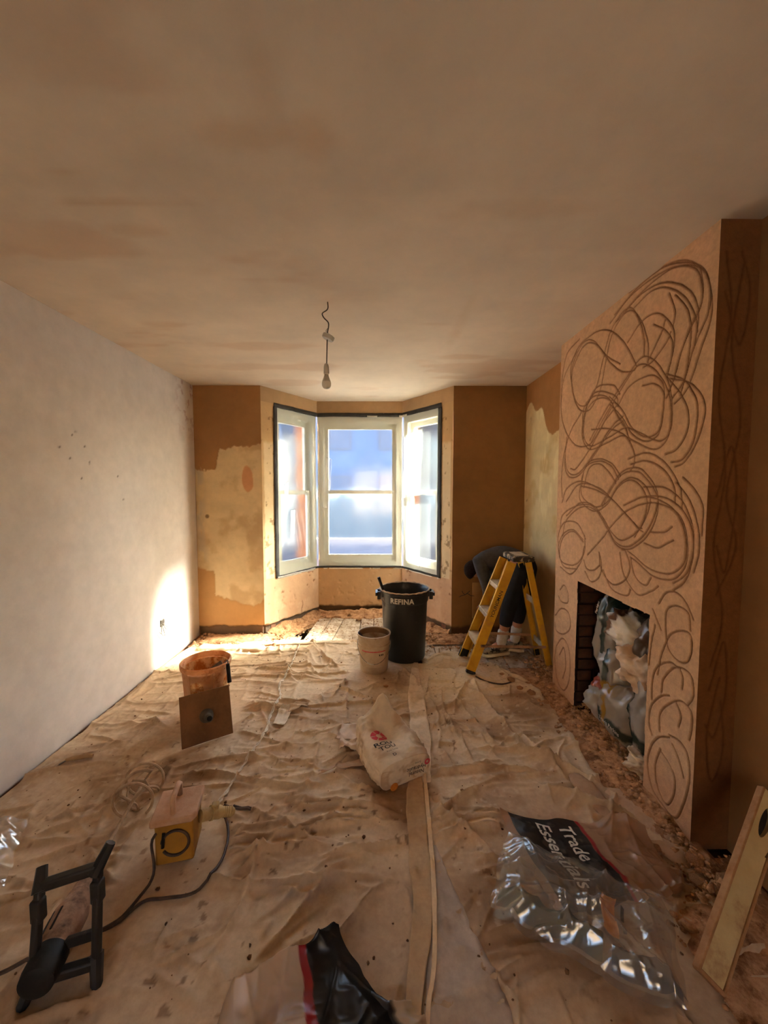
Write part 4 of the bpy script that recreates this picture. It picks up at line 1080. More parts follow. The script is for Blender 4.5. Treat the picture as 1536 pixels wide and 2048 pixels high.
# bigger lumps, one by one
spots = [(1.02, 2.95, .035), (1.10, 2.75, .04), (1.16, 2.62, .03), (1.20, 2.70, .035), (1.05, 2.82, .03), (1.13, 2.88, .028), (1.22, 2.52, .03), (1.17, 2.40, .028), (1.21, 2.2, .025), (1.24, 2.05, .024), (1.20, 1.70, .026), (1.22, 1.58, .03), (1.16, 1.52, .028), (1.26, 1.45, .035), (1.20, 1.38, .03), (1.12, 1.40, .026), (1.30, 1.36, .04), (.98, 3.05, .022), (1.25, 1.9, .024)]
for k, (x, y, s) in enumerate(spots):
    o = link('plaster_lump', LM_[k % 6], M['rubble']); o.location = (x, y, .018 + s * .3 + .10 * max(0, x - 1.12)); o.scale = (s, s * 1.15, s * .8); o.rotation_euler = (0, 0, k * 1.3)
    tag(o, 'fist-sized brown plaster lump in the rubble beside the chimney breast', 'plaster lump', 'plaster lumps by the chimney')
for (x, y, s, lab) in ((-.275, 2.93, .022, 'dark plaster lump on the dust sheet in front of the small bucket'), (-.20, 2.72, .012, 'dark flat plaster flake on the middle of the dust sheet'), (.03, 2.86, .024, 'grey curled plaster flake right of the small bucket'), (.40, 1.83, .012, 'small round plaster pellet on the right dust sheet')):
    o = link('plaster_lump', LM_[int(s * 1000) % 6].copy(), M['darkcrumb'] if 'dark' in lab else M['rubble']); o.location = (x, y, float(sheet_h(np.array([x]), np.array([y]))[0]) + .004 + s * .3); o.scale = (s, s * .8, s * .6)
    tag(o, lab, 'plaster lump')
# ---------------------------------------------------------------- black bin of plaster
BX, BY, B0 = 0.21, 3.45, 0.008
t = thing('plaster_bin', 'tall black plastic mixing bin with white lettering below the rim', 'bin', (BX, BY, B0))
MB().lathe([(0, 0), (.180, 0), (.186, .012), (.206, .52), (.214, .525), (.216, .60), (.226, .605), (.228, .622), (.220, .626), (.207, .60), (.20, .52), (.178, .03), (0, .03)], 56, (BX, BY, B0)).build('body', M['black'], t)
mb = MB(); n = 90
ring = [(BX + .222 * math.cos(2 * math.pi * k / n), BY + .222 * math.sin(2 * math.pi * k / n), B0 + .626 + .002 * math.sin(k * 1.7)) for k in range(n)]
rr = [0.0065 * (0.55 + 0.8 * float(vnoise(np.array(k * .45), np.array(0.), 3))) for k in range(n)]
mb.tube(ring, rr, 6, closed=True); mb.build('crusted_rim', M['crust'], t)
MB().lathe([(0, .50), (.10, .505), (.185, .498), (.199, .505)], 40, (BX, BY, B0), wob=lambda a, z: .02 * math.sin(3 * a)).build('plaster_mix', M['mud'], t)
for sgn in (-1, 1):
    mb = MB()
    c = Vector((BX + sgn * .232, BY - .02, B0 + .575))
    mb.box(c + Vector((0, .045, 0)), (.032, .022, .07)); mb.box(c + Vector((0, -.045, 0)), (.032, .022, .07)); mb.box(c + Vector((sgn * .022, 0, .012)), (.022, .115, .03))
    mb.build('handle', M['black'], t, bevel=.004)
def wrap(cx, cy, r, zb, a_mid):
    def f(x, y, w, h):
        a = a_mid + (x - w / 2) / r
        return cx + r * np.cos(a), cy + r * np.sin(a), zb + y
    return f
lettering('REFINA', 0.062, wrap(BX, BY, .2175, B0 + .535, -math.pi / 2 - .16), M['white_print'], t, bold=.035, spacing=1.06)
mb = MB().box((0, 0, 0), (.001, .001, .001)) if False else None
def gauging_trowel(p, d, up, label, handle_len=.12, mat='rubber', group=None, bd=None):
    """small trowel: handle along d from p, blade the other way"""
    p = Vector(p); d = Vector(d).normalized(); up = Vector(up)
    t = thing('gauging_trowel', label, 'trowel', p, group=group)
    MB().tube([p, p + d * handle_len * .2, p + d * handle_len * .6, p + d * handle_len], [.010, .013, .012, .014], 10).build('handle', M[mat], t)
    if bd is not None:
        q = p + Vector((0, 0, .022)); bd = Vector(bd).normalized()
        MB().tube(spline([tuple(p), tuple(q), tuple(q + bd * .05)], .006), .004, 8).build('shank', M['steel'], t)
        b0 = q + bd * .05; d = -bd; s = d.cross(up).normalized(); up = s.cross(d).normalized()
    else:
        MB().tube([p, p - d * .04, p - d * .06 - up * .015], .004, 8).build('shank', M['steel'], t)
        b0 = p - d * .06 - up * .015; s = d.cross(up).normalized()
    MB().prism([b0 + s * .03, b0 - s * .03, b0 - s * .035 - d * .12, b0 - d * .15, b0 + s * .035 - d * .12], up.normalized() * .0025).build('blade', M['steel'], t)
    return t
gauging_trowel((BX - .196, BY - .09, B0 + .630), (-.35, .05, 1), (.3, .9, 0), 'dark handled trowel standing in the black bin, leaning over the rim', .12)

# ---------------------------------------------------------------- small pale bucket
BX, BY, B0 = -0.064, 3.19, 0.008
t = thing('plaster_bucket', 'small off-white bucket with a paper label in front of the black bin', 'bucket', (BX, BY, B0))
M['offwhite'] = pmat('dirty white plastic', lin(196, 176, 150), lin(176, 150, 118), 10, 0.55, 0.15, 40, c3=lin(140, 98, 60), s3=6, t3=(.55, .72))
MB().lathe([(0, 0), (.112, 0), (.117, .012), (.130, .215), (.138, .22), (.138, .235), (.131, .24), (.136, .295), (.141, .30), (.141, .315), (.133, .315), (.128, .24), (.112, .012), (0, .01)], 44, (BX, BY, B0)).build('body', M['offwhite'], t)
MB().lathe([(.129, .25), (.131, .30), (.134, .312)], 44, (BX, BY, B0)).build('lining', M['mud'], t)
MB().lathe([(0, .06), (.118, .06)], 30, (BX, BY, B0)).build('plaster_mix', M['mud'], t)
M['labelp'] = pmat('bucket label', lin(206, 186, 160), lin(190, 166, 136), 14, .8, .1, 60, c3=lin(160, 120, 84), s3=7, t3=(.6, .75))
def arc_patch(nm, r0, r1, z0, z1, a0_, a1_, mat, par):
    return patch(nm, lambda u, v: (BX + (r0 + (r1 - r0) * v) * np.cos(a0_ + (a1_ - a0_) * u), BY + (r0 + (r1 - r0) * v) * np.sin(a0_ + (a1_ - a0_) * u), B0 + z0 + (z1 - z0) * v), 18, 2, mat, par)
arc_patch('label', .1215, .1303, .06, .20, -2.15, -.75, M['labelp'], t)
arc_patch('label_stripe', .1303, .1309, .190, .198, -2.4, -.75, M['red_print'], t)
for a_ in (-1.18, -1.05, -.95):
    arc_patch('label_print', .1288, .1300, .158, .172, a_ - .04, a_ + .035, M['black_print'], t)
hp = []
for k in range(17):
    a = math.pi * k / 16
    hp.append((BX - .141 * math.cos(a), BY - .141 * math.sin(a) * .97, B0 + .25 - .155 * math.sin(a)))
hd_ = MB().tube(hp, .0025, 6).build('handle', M['wire'], t)
MB().tube(hp[6:9], .006, 8).build('grip', M['white_print'], hd_)
tb = thing('bucket_brush', 'dark flat handled scraper resting inside the small pale bucket', 'scraper', (BX - .08, BY - .07, B0 + .2))
MB().beam((BX - .128, BY - .055, B0 + .335), (BX - .045, BY - .03, B0 + .22), (0, 1, 0), .026, .014).build('handle', M['rubber'], tb, bevel=.004)
MB().beam((BX - .045, BY - .03, B0 + .22), (BX + .02, BY - .01, B0 + .13), (0, 1, 0), .07, .003).build('blade', M['steel'], tb)

# ---------------------------------------------------------------- orange stained bucket, hawk, trowel
BX, BY, B0 = -1.18, 2.53, 0.008
t = thing('plaster_bucket', 'translucent bucket stained orange inside, behind the plasterer\'s hawk', 'bucket', (BX, BY, B0))
M['orange_pl'] = pmat('orange stained plastic', lin(238, 196, 150), lin(222, 164, 110), 9, 0.5, 0.2, 40, c3=lin(176, 96, 40), s3=7, t3=(.5, .66), trans=.0)
def sheen_translucent(m, f):
    nt = m.node_tree; b = nt.nodes['Principled BSDF']; out = [n for n in nt.nodes if n.type == 'OUTPUT_MATERIAL'][0]
    tl = nt.nodes.new('ShaderNodeBsdfTranslucent'); src = b.inputs['Base Color'].links[0].from_socket
    nt.links.new(src, tl.inputs[0]); x = nt.nodes.new('ShaderNodeMixShader'); x.inputs[0].default_value = f
    nt.links.new(b.outputs[0], x.inputs[1]); nt.links.new(tl.outputs[0], x.inputs[2]); nt.links.new(x.outputs[0], out.inputs[0])
sheen_translucent(M['orange_pl'], .45)
sq = lambda a, z: 0.035 * math.cos(4 * a) * min(1, max(0, (.34 - z) / .1))
MB().lathe([(0, 0), (.122, 0), (.128, .01), (.146, .345)], 48, (BX, BY, B0), wob=sq).build('body', M['orange_pl'], t)
MB().lathe([(.144, .34), (.158, .345), (.160, .372), (.152, .378), (.146, .372), (.143, .345)], 48, (BX, BY, B0)).build('rim', M['orange_pl'], t)
for k in range(6):
    a = k * math.pi / 3 + .2
    MB().beam((BX + .130 * math.cos(a), BY + .130 * math.sin(a), B0 + .03), (BX + .149 * math.cos(a), BY + .149 * math.sin(a), B0 + .335), (-math.sin(a), math.cos(a), 0), .012, .006).build('rib', M['orange_pl'], t)
M['orange_crust'] = pmat('orange crust', lin(196, 120, 56), lin(236, 196, 140), 24, .9, .7, 50, lo=.45, hi=.6)
MB().lathe([(.138, .20), (.1405, .26), (.1425, .335)], 48, (BX, BY, B0), wob=sq).build('dried_lining', M['orange_crust'], t)
gauging_trowel((BX + .168, BY - .055, B0 + .375), (.12, -.10, -1), (.3, .9, 0), 'black handled trowel hooked over the rim of the orange bucket', .12, bd=(-.7, .25, -.6))
# hawk: square plate leaning on the bucket, handle towards the viewer
C0 = Vector((-1.045, 2.243, 0.012)); ex = Vector((.84, .54, 0)).normalized(); lean = Vector((-.16, .30, .94)); lean = (lean - ex * lean.dot(ex)).normalized(); en = ex.cross(lean)
S = .285
t = thing('plasterers_hawk', 'square brown hawk with a round handle leaning on the orange bucket', 'hawk', C0)
M['hawk'] = pmat('plaster covered plate', lin(112, 78, 50), lin(132, 94, 62), 9, .85, .3, 40, c3=lin(96, 64, 38), s3=5, t3=(.55, .75))
cc = C0 + lean * S / 2
MB().box(cc, (S, .008, S), Matrix((ex, -en, lean)).transposed()).build('plate', M['hawk'], t, bevel=.003)
RZ = Matrix((ex, lean, en)).transposed()
M['grey_rub'] = pmat('grey green rubber', lin(72, 68, 60), lin(96, 88, 76), 20, .7, .1, 60)
h_ = MB().lathe([(.040, 0), (.038, .006), (.026, .018), (.020, .05), (.022, .11), (.015, .118)], 24, cc + en * .004, RZ).build('handle', M['grey_rub'], t)
MB().lathe([(.0135, .10), (.0145, .1185)], 16, cc + en * .004, RZ, cap0=True).build('handle_hole', M['rubber'], h_)

# ---------------------------------------------------------------- paper plaster sack, torn open
PB = thing('plaster_sack', 'crumpled open paper plaster sack with red emblem in the middle of the floor', 'paper sack', (0.08, 1.95, .01))
PA, PBk = A(0.125, 1.895, 0.080), A(-0.045, 2.235, 0.11)
ax = (PBk - PA) / np.linalg.norm(PBk - PA); sd = np.cross(ax, A(0, 0, 1)); sd /= np.linalg.norm(sd); upv = np.cross(sd, ax)
def sack_pt(u, v, crump=1.0):
    """u round the sack (0..1), v from the base to the torn mouth"""
    a = u * 2 * np.pi
    ca, sa_ = np.cos(a), np.sin(a); k = 1 / (np.abs(ca) ** 3.2 + np.abs(sa_) ** 3.2) ** (1 / 3.2)
    hw = 0.145 + .015 * np.sin(v * 4) ; hh = 0.075 + 0.012 * v
    d = v * 0.36
    cr = crump * (0.030 * (ridged(a * 1.1 + 3, d * 9, 1.3, 3, 401, 1.6) - .5) * sstep(0.0, .15, v))
    cr = cr * (1 - .85 * sstep(.35, .6, sa_) * sstep(.35, .15, ca) * sstep(-.95, -.8, ca) * sstep(.8, .7, v))
    dent = -0.050 * np.exp(-((v - .62) / .22) ** 2) * np.clip(sa_, 0, 1) ** 2 * np.exp(-((ca - .15) / .55) ** 2)
    flare = sstep(.72, 1.0, v) * (0.085 * np.clip(sa_, 0, 1) ** 2 * (0.1 + 1.3 * np.exp(-((a - 1.2) / .5) ** 2) + .5 * vnoise(a * 2.4, a * 0, 402)) + .02 * np.clip(ca, -1, 0))
    x = ca * k * (hw + cr); y = sa_ * k * (hh + cr) + dent + flare
    d = d + 0.06 * sstep(.7, 1.0, v) * (vnoise(a * 2.6, a * 0, 403) - .4)
    x = x * (1 - .1 * sstep(.7, 1, v))
    p = [PA[i] + ax[i] * d + sd[i] * x + upv[i] * y for i in range(3)]
    p[2] = np.maximum(p[2], 0.016 + 0 * p[2])
    return p
def sack_col(u, v, X, Y, Z):
    c = stains(X, Y, A(*lin(216, 198, 172)), 0.10, 405)
    return mixc(c, A(*lin(170, 128, 90)), 0.6 * sstep(.5, .72, fbm(u * 9, v * 4, 1, 4, 406)))
patch('side_paper', lambda u, v: sack_pt(u, v), 120, 70, M['paper'], PB, col=sack_col, thick=.001)
def base_pt(s, q):
    """base panel, s and q in -1..1"""
    k = np.maximum(np.abs(s), np.abs(q)); a = np.arctan2(q, s + 1e-9)
    r_ = k * np.maximum(np.abs(np.cos(a)), np.abs(np.sin(a))) ** 0 / np.maximum(np.maximum(np.abs(np.cos(a)), np.abs(np.sin(a))), 1e-6) * 0 + k
    rim = sack_pt(a / (2 * np.pi), 0 * a, 0)
    bul = 0.014 * (1 - k * k)
    return [PA[i] * (1 - r_) + rim[i] * r_ - ax[i] * bul for i in range(3)]
patch('base_panel', lambda u, v: base_pt(u * 2 - 1, v * 2 - 1), 24, 24, M['paper'], PB, col=sack_col)
def on_base(cx, cy, rot=0.0, off=.002):
    def f(x, y, w, h):
        x = x - w / 2; y = y - h / 2
        s = cx + x * math.cos(rot) - y * math.sin(rot); q = cy + x * math.sin(rot) + y * math.cos(rot)
        return [PA[i] + sd[i] * s + upv[i] * q - ax[i] * (0.014 + off) for i in range(3)]
    return f
lettering('Natural', .030, on_base(.055, -.012, math.pi - .05), M['black_print'], PB, bold=.01)
lettering('Hydraulic', .030, on_base(.052, .018, math.pi - .05), M['black_print'], PB, bold=.01)
lettering('Lime', .018, on_base(.060, .042, math.pi - .05), M['black_print'], PB)
def disc_on(fn, cx, cy, r, mat, nm, r0=0.0, n=20, a0_=0, a1_=2 * math.pi):
    def g(u, v):
        a = a0_ + u * (a1_ - a0_); q = r0 + v * (r - r0)
        return fn(cx + q * np.cos(a), cy + q * np.sin(a))
    return patch(nm, g, n, 3, mat, PB)
ob = lambda s, q: [PA[i] + sd[i] * s + upv[i] * q - ax[i] * 0.0165 for i in range(3)]
disc_on(ob, -.075, -.045, .022, M['orange_print'], 'round_emblem')
disc_on(ob, .118, .030, .017, M['red_print'], 'round_emblem', .007)
def on_top(s, q, off=.004):
    """top face of the sack: s across (metres), q from the base back (metres)"""
    v = q / 0.36; x = np.clip(s / 0.145, -.98, .98)
    u = np.arccos(x) / (2 * np.pi)
    p = sack_pt(u, v); p[2] = p[2] + off
    return p
for k in range(6):
    disc_on(on_top, -.045, .215, .040, M['red_print'], 'red_emblem', .015, 6, k * math.pi / 3 + .08, (k + 1) * math.pi / 3 - .08)
def tt(cx, cy, rot=0.0):
    def f(x, y, w, h):
        x = x - w / 2; y = y - h / 2
        return on_top(cx + x * math.cos(rot) - y * math.sin(rot), cy + x * math.sin(rot) + y * math.cos(rot))
    return f
lettering('ROU', .040, tt(-.050, .145), M['black_print'], PB, bold=.02, sub=3)
lettering('TOU', .036, tt(-.045, .108), M['black_print'], PB, bold=.01, sub=3)
lettering('D', .024, tt(-.040, .045), M['black_print'], PB, bold=.01)
lettering('Fine Lime', .014, tt(-.035, .078), M['black_print'], PB)

def scrap(pts, label, c, seed, mat='paper', crump=.012, cat='paper scrap', n=14, lift=.013, name='paper_scrap'):
    """torn flat piece on the sheet, four corners"""
    P = [A(*p) for p in pts]
    def fn(u, v):
        w = 0.10 * (fbm(v * 5, u * 0, 1, 3, seed) - .5) * (1 - np.abs(2 * u - 1)); 
        u2 = u + w; v2 = v + 0.12 * (fbm(u * 5, v * 0, 1, 3, seed + 1) - .5)
        X = (P[0][0] * (1 - u2) + P[1][0] * u2) * (1 - v2) + (P[3][0] * (1 - u2) + P[2][0] * u2) * v2
        Y = (P[0][1] * (1 - u2) + P[1][1] * u2) * (1 - v2) + (P[3][1] * (1 - u2) + P[2][1] * u2) * v2
        return X, Y, lift + sheet_h(X.ravel(), Y.ravel()).reshape(X.shape) + crump * ridged(X, Y, 11, 3, seed, 1.5)
    o = patch(name, fn, n, n, M[mat], col=lambda u, v, X, Y, Z: mixc(stains(X, Y, A(*lin(*c)), .1, seed), A(*lin(160, 118, 84)), .5 * sstep(.55, .7, fbm(X, Y, 20, 3, seed))), thick=.001)
    return tag(o, label, cat, 'torn paper scraps on the dust sheet')
scrap([(-.70, 2.40), (-.62, 2.38), (-.60, 2.58), (-.70, 2.56)], 'torn white paper piece beside the white cord', (222, 206, 182), 411)
scrap([(-.63, 2.50), (-.51, 2.56), (-.51, 2.63), (-.63, 2.58)], 'small rectangular paper offcut touching the torn piece by the cord', (212, 190, 164), 412)
scrap([(-.27, 2.20), (-.10, 2.22), (-.08, 2.36), (-.25, 2.36)], 'creased paper scrap left of the sack mouth', (220, 198, 176), 413, crump=.03)
scrap([(-.25, 2.10), (-.12, 2.08), (-.10, 2.22), (-.24, 2.20)], 'curled paper flap in front of the creased scrap', (214, 188, 162), 414, crump=.045)
scrap([(-.335, 1.935), (-.30, 1.975), (-.07, 2.08), (-.09, 2.02)], 'long narrow paper strip pointing at the sack', (206, 176, 148), 415)
scrap([(-.05, 2.585), (.03, 2.57), (.04, 2.61), (-.01, 2.62)], 'leaf-shaped pale flake lying behind the sack', (214, 184, 158), 416, crump=.006)

# ---------------------------------------------------------------- printed film bags on the floor
def quad_bag(P, hfun, nu, nv, name, mat, col, par=None, thick=0, lift=.006):
    P = [A(*p) for p in P]
    def fn(u, v):
        X = (P[0][0] * (1 - u) + P[1][0] * u) * (1 - v) + (P[3][0] * (1 - u) + P[2][0] * u) * v
        Y = (P[0][1] * (1 - u) + P[1][1] * u) * (1 - v) + (P[3][1] * (1 - u) + P[2][1] * u) * v
        X = X + 0.02 * (fbm(v * 4, u * 0, 1, 2, 7) - .5) + .0 * u; Y = Y + 0.03 * (fbm(u * 4, v * 0, 1, 2, 8) - .5)
        return X, Y, lift + sheet_h(X.ravel(), Y.ravel()).reshape(X.shape) + hfun(u, v, X, Y)
    patch(name, fn, nu, nv, mat, par, col=col, thick=thick)
    return fn
TB = thing('plaster_bag', 'flat plastic bag with a black printed panel and red stripe beside the chimney corner', 'plastic bag', (.85, 1.58, .012), group='empty plastic plaster bags')
edge4 = lambda u, v: np.clip(np.minimum(np.minimum(u, 1 - u), np.minimum(v, 1 - v)) * 7, 0, 1)
def tb_h(u, v, X, Y):
    return 0.012 + edge4(u, v) * (0.022 * fbm(X, Y, 5, 2, 421) + 0.012 * ridged(X, Y, 8, 3, 422, 2))
def tb_col(u, v, X, Y, Z):
    c = stains(X, Y, A(*lin(190, 150, 114)), .12, 423)
    red = sstep(.545, .553, u) * sstep(.580, .572, u); blk = sstep(.055, .062, u) * sstep(.553, .546, u)
    c = mixc(c, A(*lin(176, 44, 50)), red)
    return mixc(c, mixc(stains(X, Y, A(*lin(44, 42, 44)), .2, 424), A(*lin(120, 110, 100)), .45 * sstep(.6, .75, fbm(X, Y, 24, 3, 425))), blk)
tfn = quad_bag([(.545, 1.715), (1.13, 1.60), (1.17, 1.34), (.62, 1.26)], tb_h, 160, 110, 'bag_film', M['film_print'], tb_col, TB)
def on_bag(fn, u0, v0, du, dv, off=.004):
    """x runs down the bag (v), y runs towards lower u"""
    def f(x, y, w, h):
        p = fn(np.clip(u0 + y * du, 0, 1), np.clip(v0 + x * dv, 0, 1)); return p[0], p[1], p[2] + off
    return f
lettering('Trade', .078, on_bag(tfn, .385, .16, 1.75, 2.45), M['white_print'], TB, bold=.015, shear=.2)
lettering('Essentials', .078, on_bag(tfn, .225, .10, 1.75, 2.45), M['white_print'], TB, bold=.015, shear=.2)

CB = thing('plaster_bag', 'crumpled clear plastic bag with green print in the right foreground', 'plastic bag', (.75, 1.25, .012), group='empty plastic plaster bags')
def cb_h(u, v, X, Y):
    e = edge4(u, v)
    return 0.03 + e * (0.05 * fbm(X, Y, 4, 2, 431) + 0.06 * ridged(X + .04 * np.sin(Y * 12), Y, 4.2, 2, 432, 3.2)) + 0.010 * ridged(X, Y, 11, 2, 433, 4)
def cb_col(u, v, X, Y, Z):
    return stains(X, Y, A(*lin(206, 200, 186)), .1, 434)
CBQ = [(.545, 1.575), (1.03, 1.27), (.86, .98), (.375, 1.27)]
cfn = quad_bag(CBQ, cb_h, 130, 100, 'bag_film', M['film'], cb_col, CB, lift=.020)
quad_bag([(p[0] * .96 + .03, p[1] * .96 + .05) for p in CBQ], lambda u, v, X, Y: .004 + .010 * ridged(X, Y, 8, 2, 436) * edge4(u, v), 70, 60, 'under_film', M['film'], cb_col, CB, lift=.010)
M['green_print'] = film_mat('green printed film', lin(52, 92, 78), clear=.25, blur=0, white=.6, gloss=.12, grough=.15)
M['navy_print'] = film_mat('dark blue printed film', lin(48, 56, 74), clear=.25, blur=0, white=.6, gloss=.12, grough=.15)
def band(fn, u0, u1, v0, v1, mat, nm, off, par):
    def g(u, v):
        p = fn(u0 + (u1 - u0) * u, v0 + (v1 - v0) * v); return p[0], p[1], p[2] - off
    return patch(nm, g, 60, 14, mat, par)
band(cfn, .04, .62, .80, .97, M['green_print'], 'green_band', .006, CB)
band(cfn, .66, .98, .82, .97, M['navy_print'], 'dark_band', .006, CB)
band(cfn, .10, .55, .06, .16, M['green_print'], 'green_band', .008, CB)
for (u0, v0, s_) in ((.72, .42, .10), (.71, .58, .12)):
    band(cfn, u0, u0 + .018, v0, v0 + s_, M['black_print'], 'print_mark', .004, CB)
band(cfn, .62, .69, .35, .75, M['orange_print'], 'orange_print_mark', .010, CB)

FB = thing('plaster_bag', 'plastic bag with red stripe and black end at the bottom edge of the photo', 'plastic bag', (-.25, 1.05, .012), group='empty plastic plaster bags')
def fb_h(u, v, X, Y):
    return 0.015 + edge4(u, v) * (0.085 * np.exp(-((v - .10) / .16) ** 2) * (1 - .5 * u) + .07 * fbm(X, Y, 4, 2, 441) + .028 * ridged(X, Y, 7, 3, 442, 2))
def fb_col(u, v, X, Y, Z):
    c = stains(X, Y, A(*lin(224, 202, 176)), .12, 443); k = u + .20 * v - .06 * np.sin(v * 3)
    c = mixc(c, A(*lin(172, 36, 44)), sstep(.60, .61, k)); c = mixc(c, A(*lin(20, 18, 24)), sstep(.665, .675, k))
    return mixc(c, A(*lin(226, 206, 190)), .6 * sstep(.66, .8, ridged(X, Y, 9, 2, 445)) * sstep(.60, .58, k))
quad_bag([(-.47, 1.04), (-.16, 1.22), (.10, .93), (-.42, .72)], fb_h, 120, 110, 'bag_film', M['film_print'], fb_col, FB)
quad_bag([(-.14, 1.06), (.08, 1.035), (.13, .97), (-.1, .9)], lambda u, v, X, Y: .02 + .02 * edge4(u, v), 30, 20, 'bag_end', M['film_print'], lambda u, v, X, Y, Z: mixc(stains(X, Y, A(*lin(24, 20, 26)), .1, 447), A(*lin(214, 186, 150)), sstep(.72, .76, u)), FB)

LBg = thing('plaster_bag', 'clear plastic bag with white squiggle print at the left edge of the photo', 'plastic bag', (-1.62, 1.45, .012), group='empty plastic plaster bags')
lfn = quad_bag([(-1.88, 1.60), (-1.60, 1.66), (-1.42, 1.36), (-1.80, 1.22)], lambda u, v, X, Y: .02 + edge4(u, v) * (.06 * fbm(X, Y, 5, 2, 451) + .04 * ridged(X, Y, 6, 3, 452)), 60, 60, 'bag_film', M['film'], cb_col, LBg)
for k in range(3):
    pth = [lfn(np.array([.35 + .16 * k + .07 * math.sin(q * .9)]), np.array([.1 + q * .05])) for q in range(17)]
    MB().tube([(float(p[0][0]), float(p[1][0]), float(p[2][0]) + .003) for p in pth], .005, 5).build('squiggle_print', M['white_print'], LBg)

# ---------------------------------------------------------------- cream spirit level leaning by the chimney corner
p0 = Vector((1.005, 1.045, .018)); p1 = Vector((1.445, 1.31, .375)); axl = (p1 - p0).normalized()
t = thing('spirit_level', 'cream box-section level with a dark oval hand hole, leaning at the right edge', 'spirit level', p0)
M['cream'] = pmat('cream painted metal', lin(204, 180, 128), lin(186, 158, 108), 8, .6, .15, 40, c3=lin(150, 108, 70), s3=6, t3=(.52, .7))
M['rustedge'] = pmat('plaster caked edge', lin(150, 106, 68), lin(176, 134, 94), 20, .95, .6, 60)
wdir = Vector((-.55, .35, .6)); wdir = (wdir - axl * wdir.dot(axl)).normalized(); tdir = axl.cross(wdir).normalized()
if tdir.y > 0: tdir = -tdir
off = wdir * .040 + Vector((0, 0, .02))
mb = MB()                                # web with an oval hole
Ltot = (p1 - p0).length
hole_c, ha, hb = Ltot - .105, .055, .016
def lv(a, b, d): return p0 + off + axl * a + wdir * b + tdir * d
vs = []; fs = []
nseg = 24
inner = [(hole_c + ha * math.cos(2 * math.pi * k / nseg), hb * math.sin(2 * math.pi * k / nseg)) for k in range(nseg)]
outer = []
for (a, b) in inner:
    dx, dy = a - hole_c, b; sc = min((.10 / abs(dx)) if abs(dx) > 1e-6 else 9e9, (.035 / abs(dy)) if abs(dy) > 1e-6 else 9e9); outer.append((hole_c + dx * sc, dy * sc))
for d in (-.008, .008):
    base = len(vs)
    vs += [lv(a, b, d) for a, b in inner] + [lv(a, b, d) for a, b in outer]
    for k in range(nseg):
        k2 = (k + 1) % nseg; fs.append((base + k, base + k2, base + nseg + k2, base + nseg + k))
for k in range(nseg):
    k2 = (k + 1) % nseg; fs.append((k, k2, 2 * nseg + k2, 2 * nseg + k))
mb.add(vs, fs)
for (a0_, a1_) in ((0, hole_c - .10), (hole_c + .10, Ltot)):
    c_ = lv((a0_ + a1_) / 2, 0, 0); mb.box(c_, (.07, .016, a1_ - a0_), Matrix((wdir, tdir, axl)).transposed())
mb.build('web', M['cream'], t)
MB().box(lv(hole_c, 0, -.0105), (.040, .003, .118), Matrix((wdir, tdir, axl)).transposed()).build('hand_hole_dark', M['rubber'], t)  # added dark plate, standing in for the dark seen through the hole
for b in (-.038, .038):
    MB().box(lv(Ltot / 2, b, 0), (.008, .028, Ltot), Matrix((wdir, tdir, axl)).transposed()).build('edge_rail', M['rustedge'], t, bevel=.002)
MB().box(lv(.003, 0, 0), (.078, .030, .012), Matrix((wdir, tdir, axl)).transposed()).build('end_cap', M['rustedge'], t, bevel=.003)

# ---------------------------------------------------------------- pendant lamp
PX, PY = -0.30, 2.213
t = thing('pendant_lamp', 'bare bulb on a twisted flex with a tilted loose ceiling rose', 'lamp', (PX, PY, ZC))
fl = spline([(PX, PY, ZC), (PX + .002, PY, ZC - .03), (PX - .006, PY, ZC - .045), (PX - .030, PY, ZC - .062), (PX - .022, PY, ZC - .085), (PX + .002, PY, ZC - .11), (PX + .004, PY, ZC - .135), (PX - .002, PY, ZC - .165), (PX + .002, PY, ZC - .18)], .006)
MB().tube(fl, .0032, 6).build('supply_cable', M['flex'], t)
MB().tube(spline([(PX + .003, PY, ZC - .14), (PX - .010, PY, ZC - .155), (PX - .004, PY, ZC - .172), (PX + .012, PY, ZC - .176), (PX + .010, PY, ZC - .195)], .006), .0014, 5).build('core_wire', M['grey_wire'], t)
rc = Vector((PX + .002, PY, 2.378)); RT = Matrix.Rotation(math.radians(24), 3, 'Y')
M['rose'] = pmat('white plastic lamp fitting', lin(196, 188, 176), lin(184, 176, 162), 10, .5)
MB().lathe([(0, -.012), (.030, -.012), (.034, -.006), (.034, .010), (.0, .010)], 30, rc, RT).build('ceiling_rose', M['rose'], t)
MB().tube([(PX - .004, PY, 2.365), (PX - .006, PY, 2.30), (PX - .008, PY, 2.232)], .0030, 8).build('flex', M['flex'], t)
bc = (PX - .010, PY, 2.105)
MB().lathe([(.004, .130), (.010, .126), (.0145, .110), (.0155, .085), (.0155, .072), (.011, .068)], 24, bc).build('lamp_holder', M['rose'], t)
MB().lathe([(.011, .070), (.013, .060), (.022, .034), (.0245, .028)], 24, bc).build('bulb_body', M['rose'], t)
M['diffuser'] = pmat('opal bulb', lin(224, 216, 204), lin(216, 206, 190), 5, .4)
MB().lathe([(.0245, .028), (.0265, .018), (.0250, .006), (.0195, -.005), (.010, -.011), (0, -.0125)], 24, bc).build('bulb_diffuser', M['diffuser'], t)

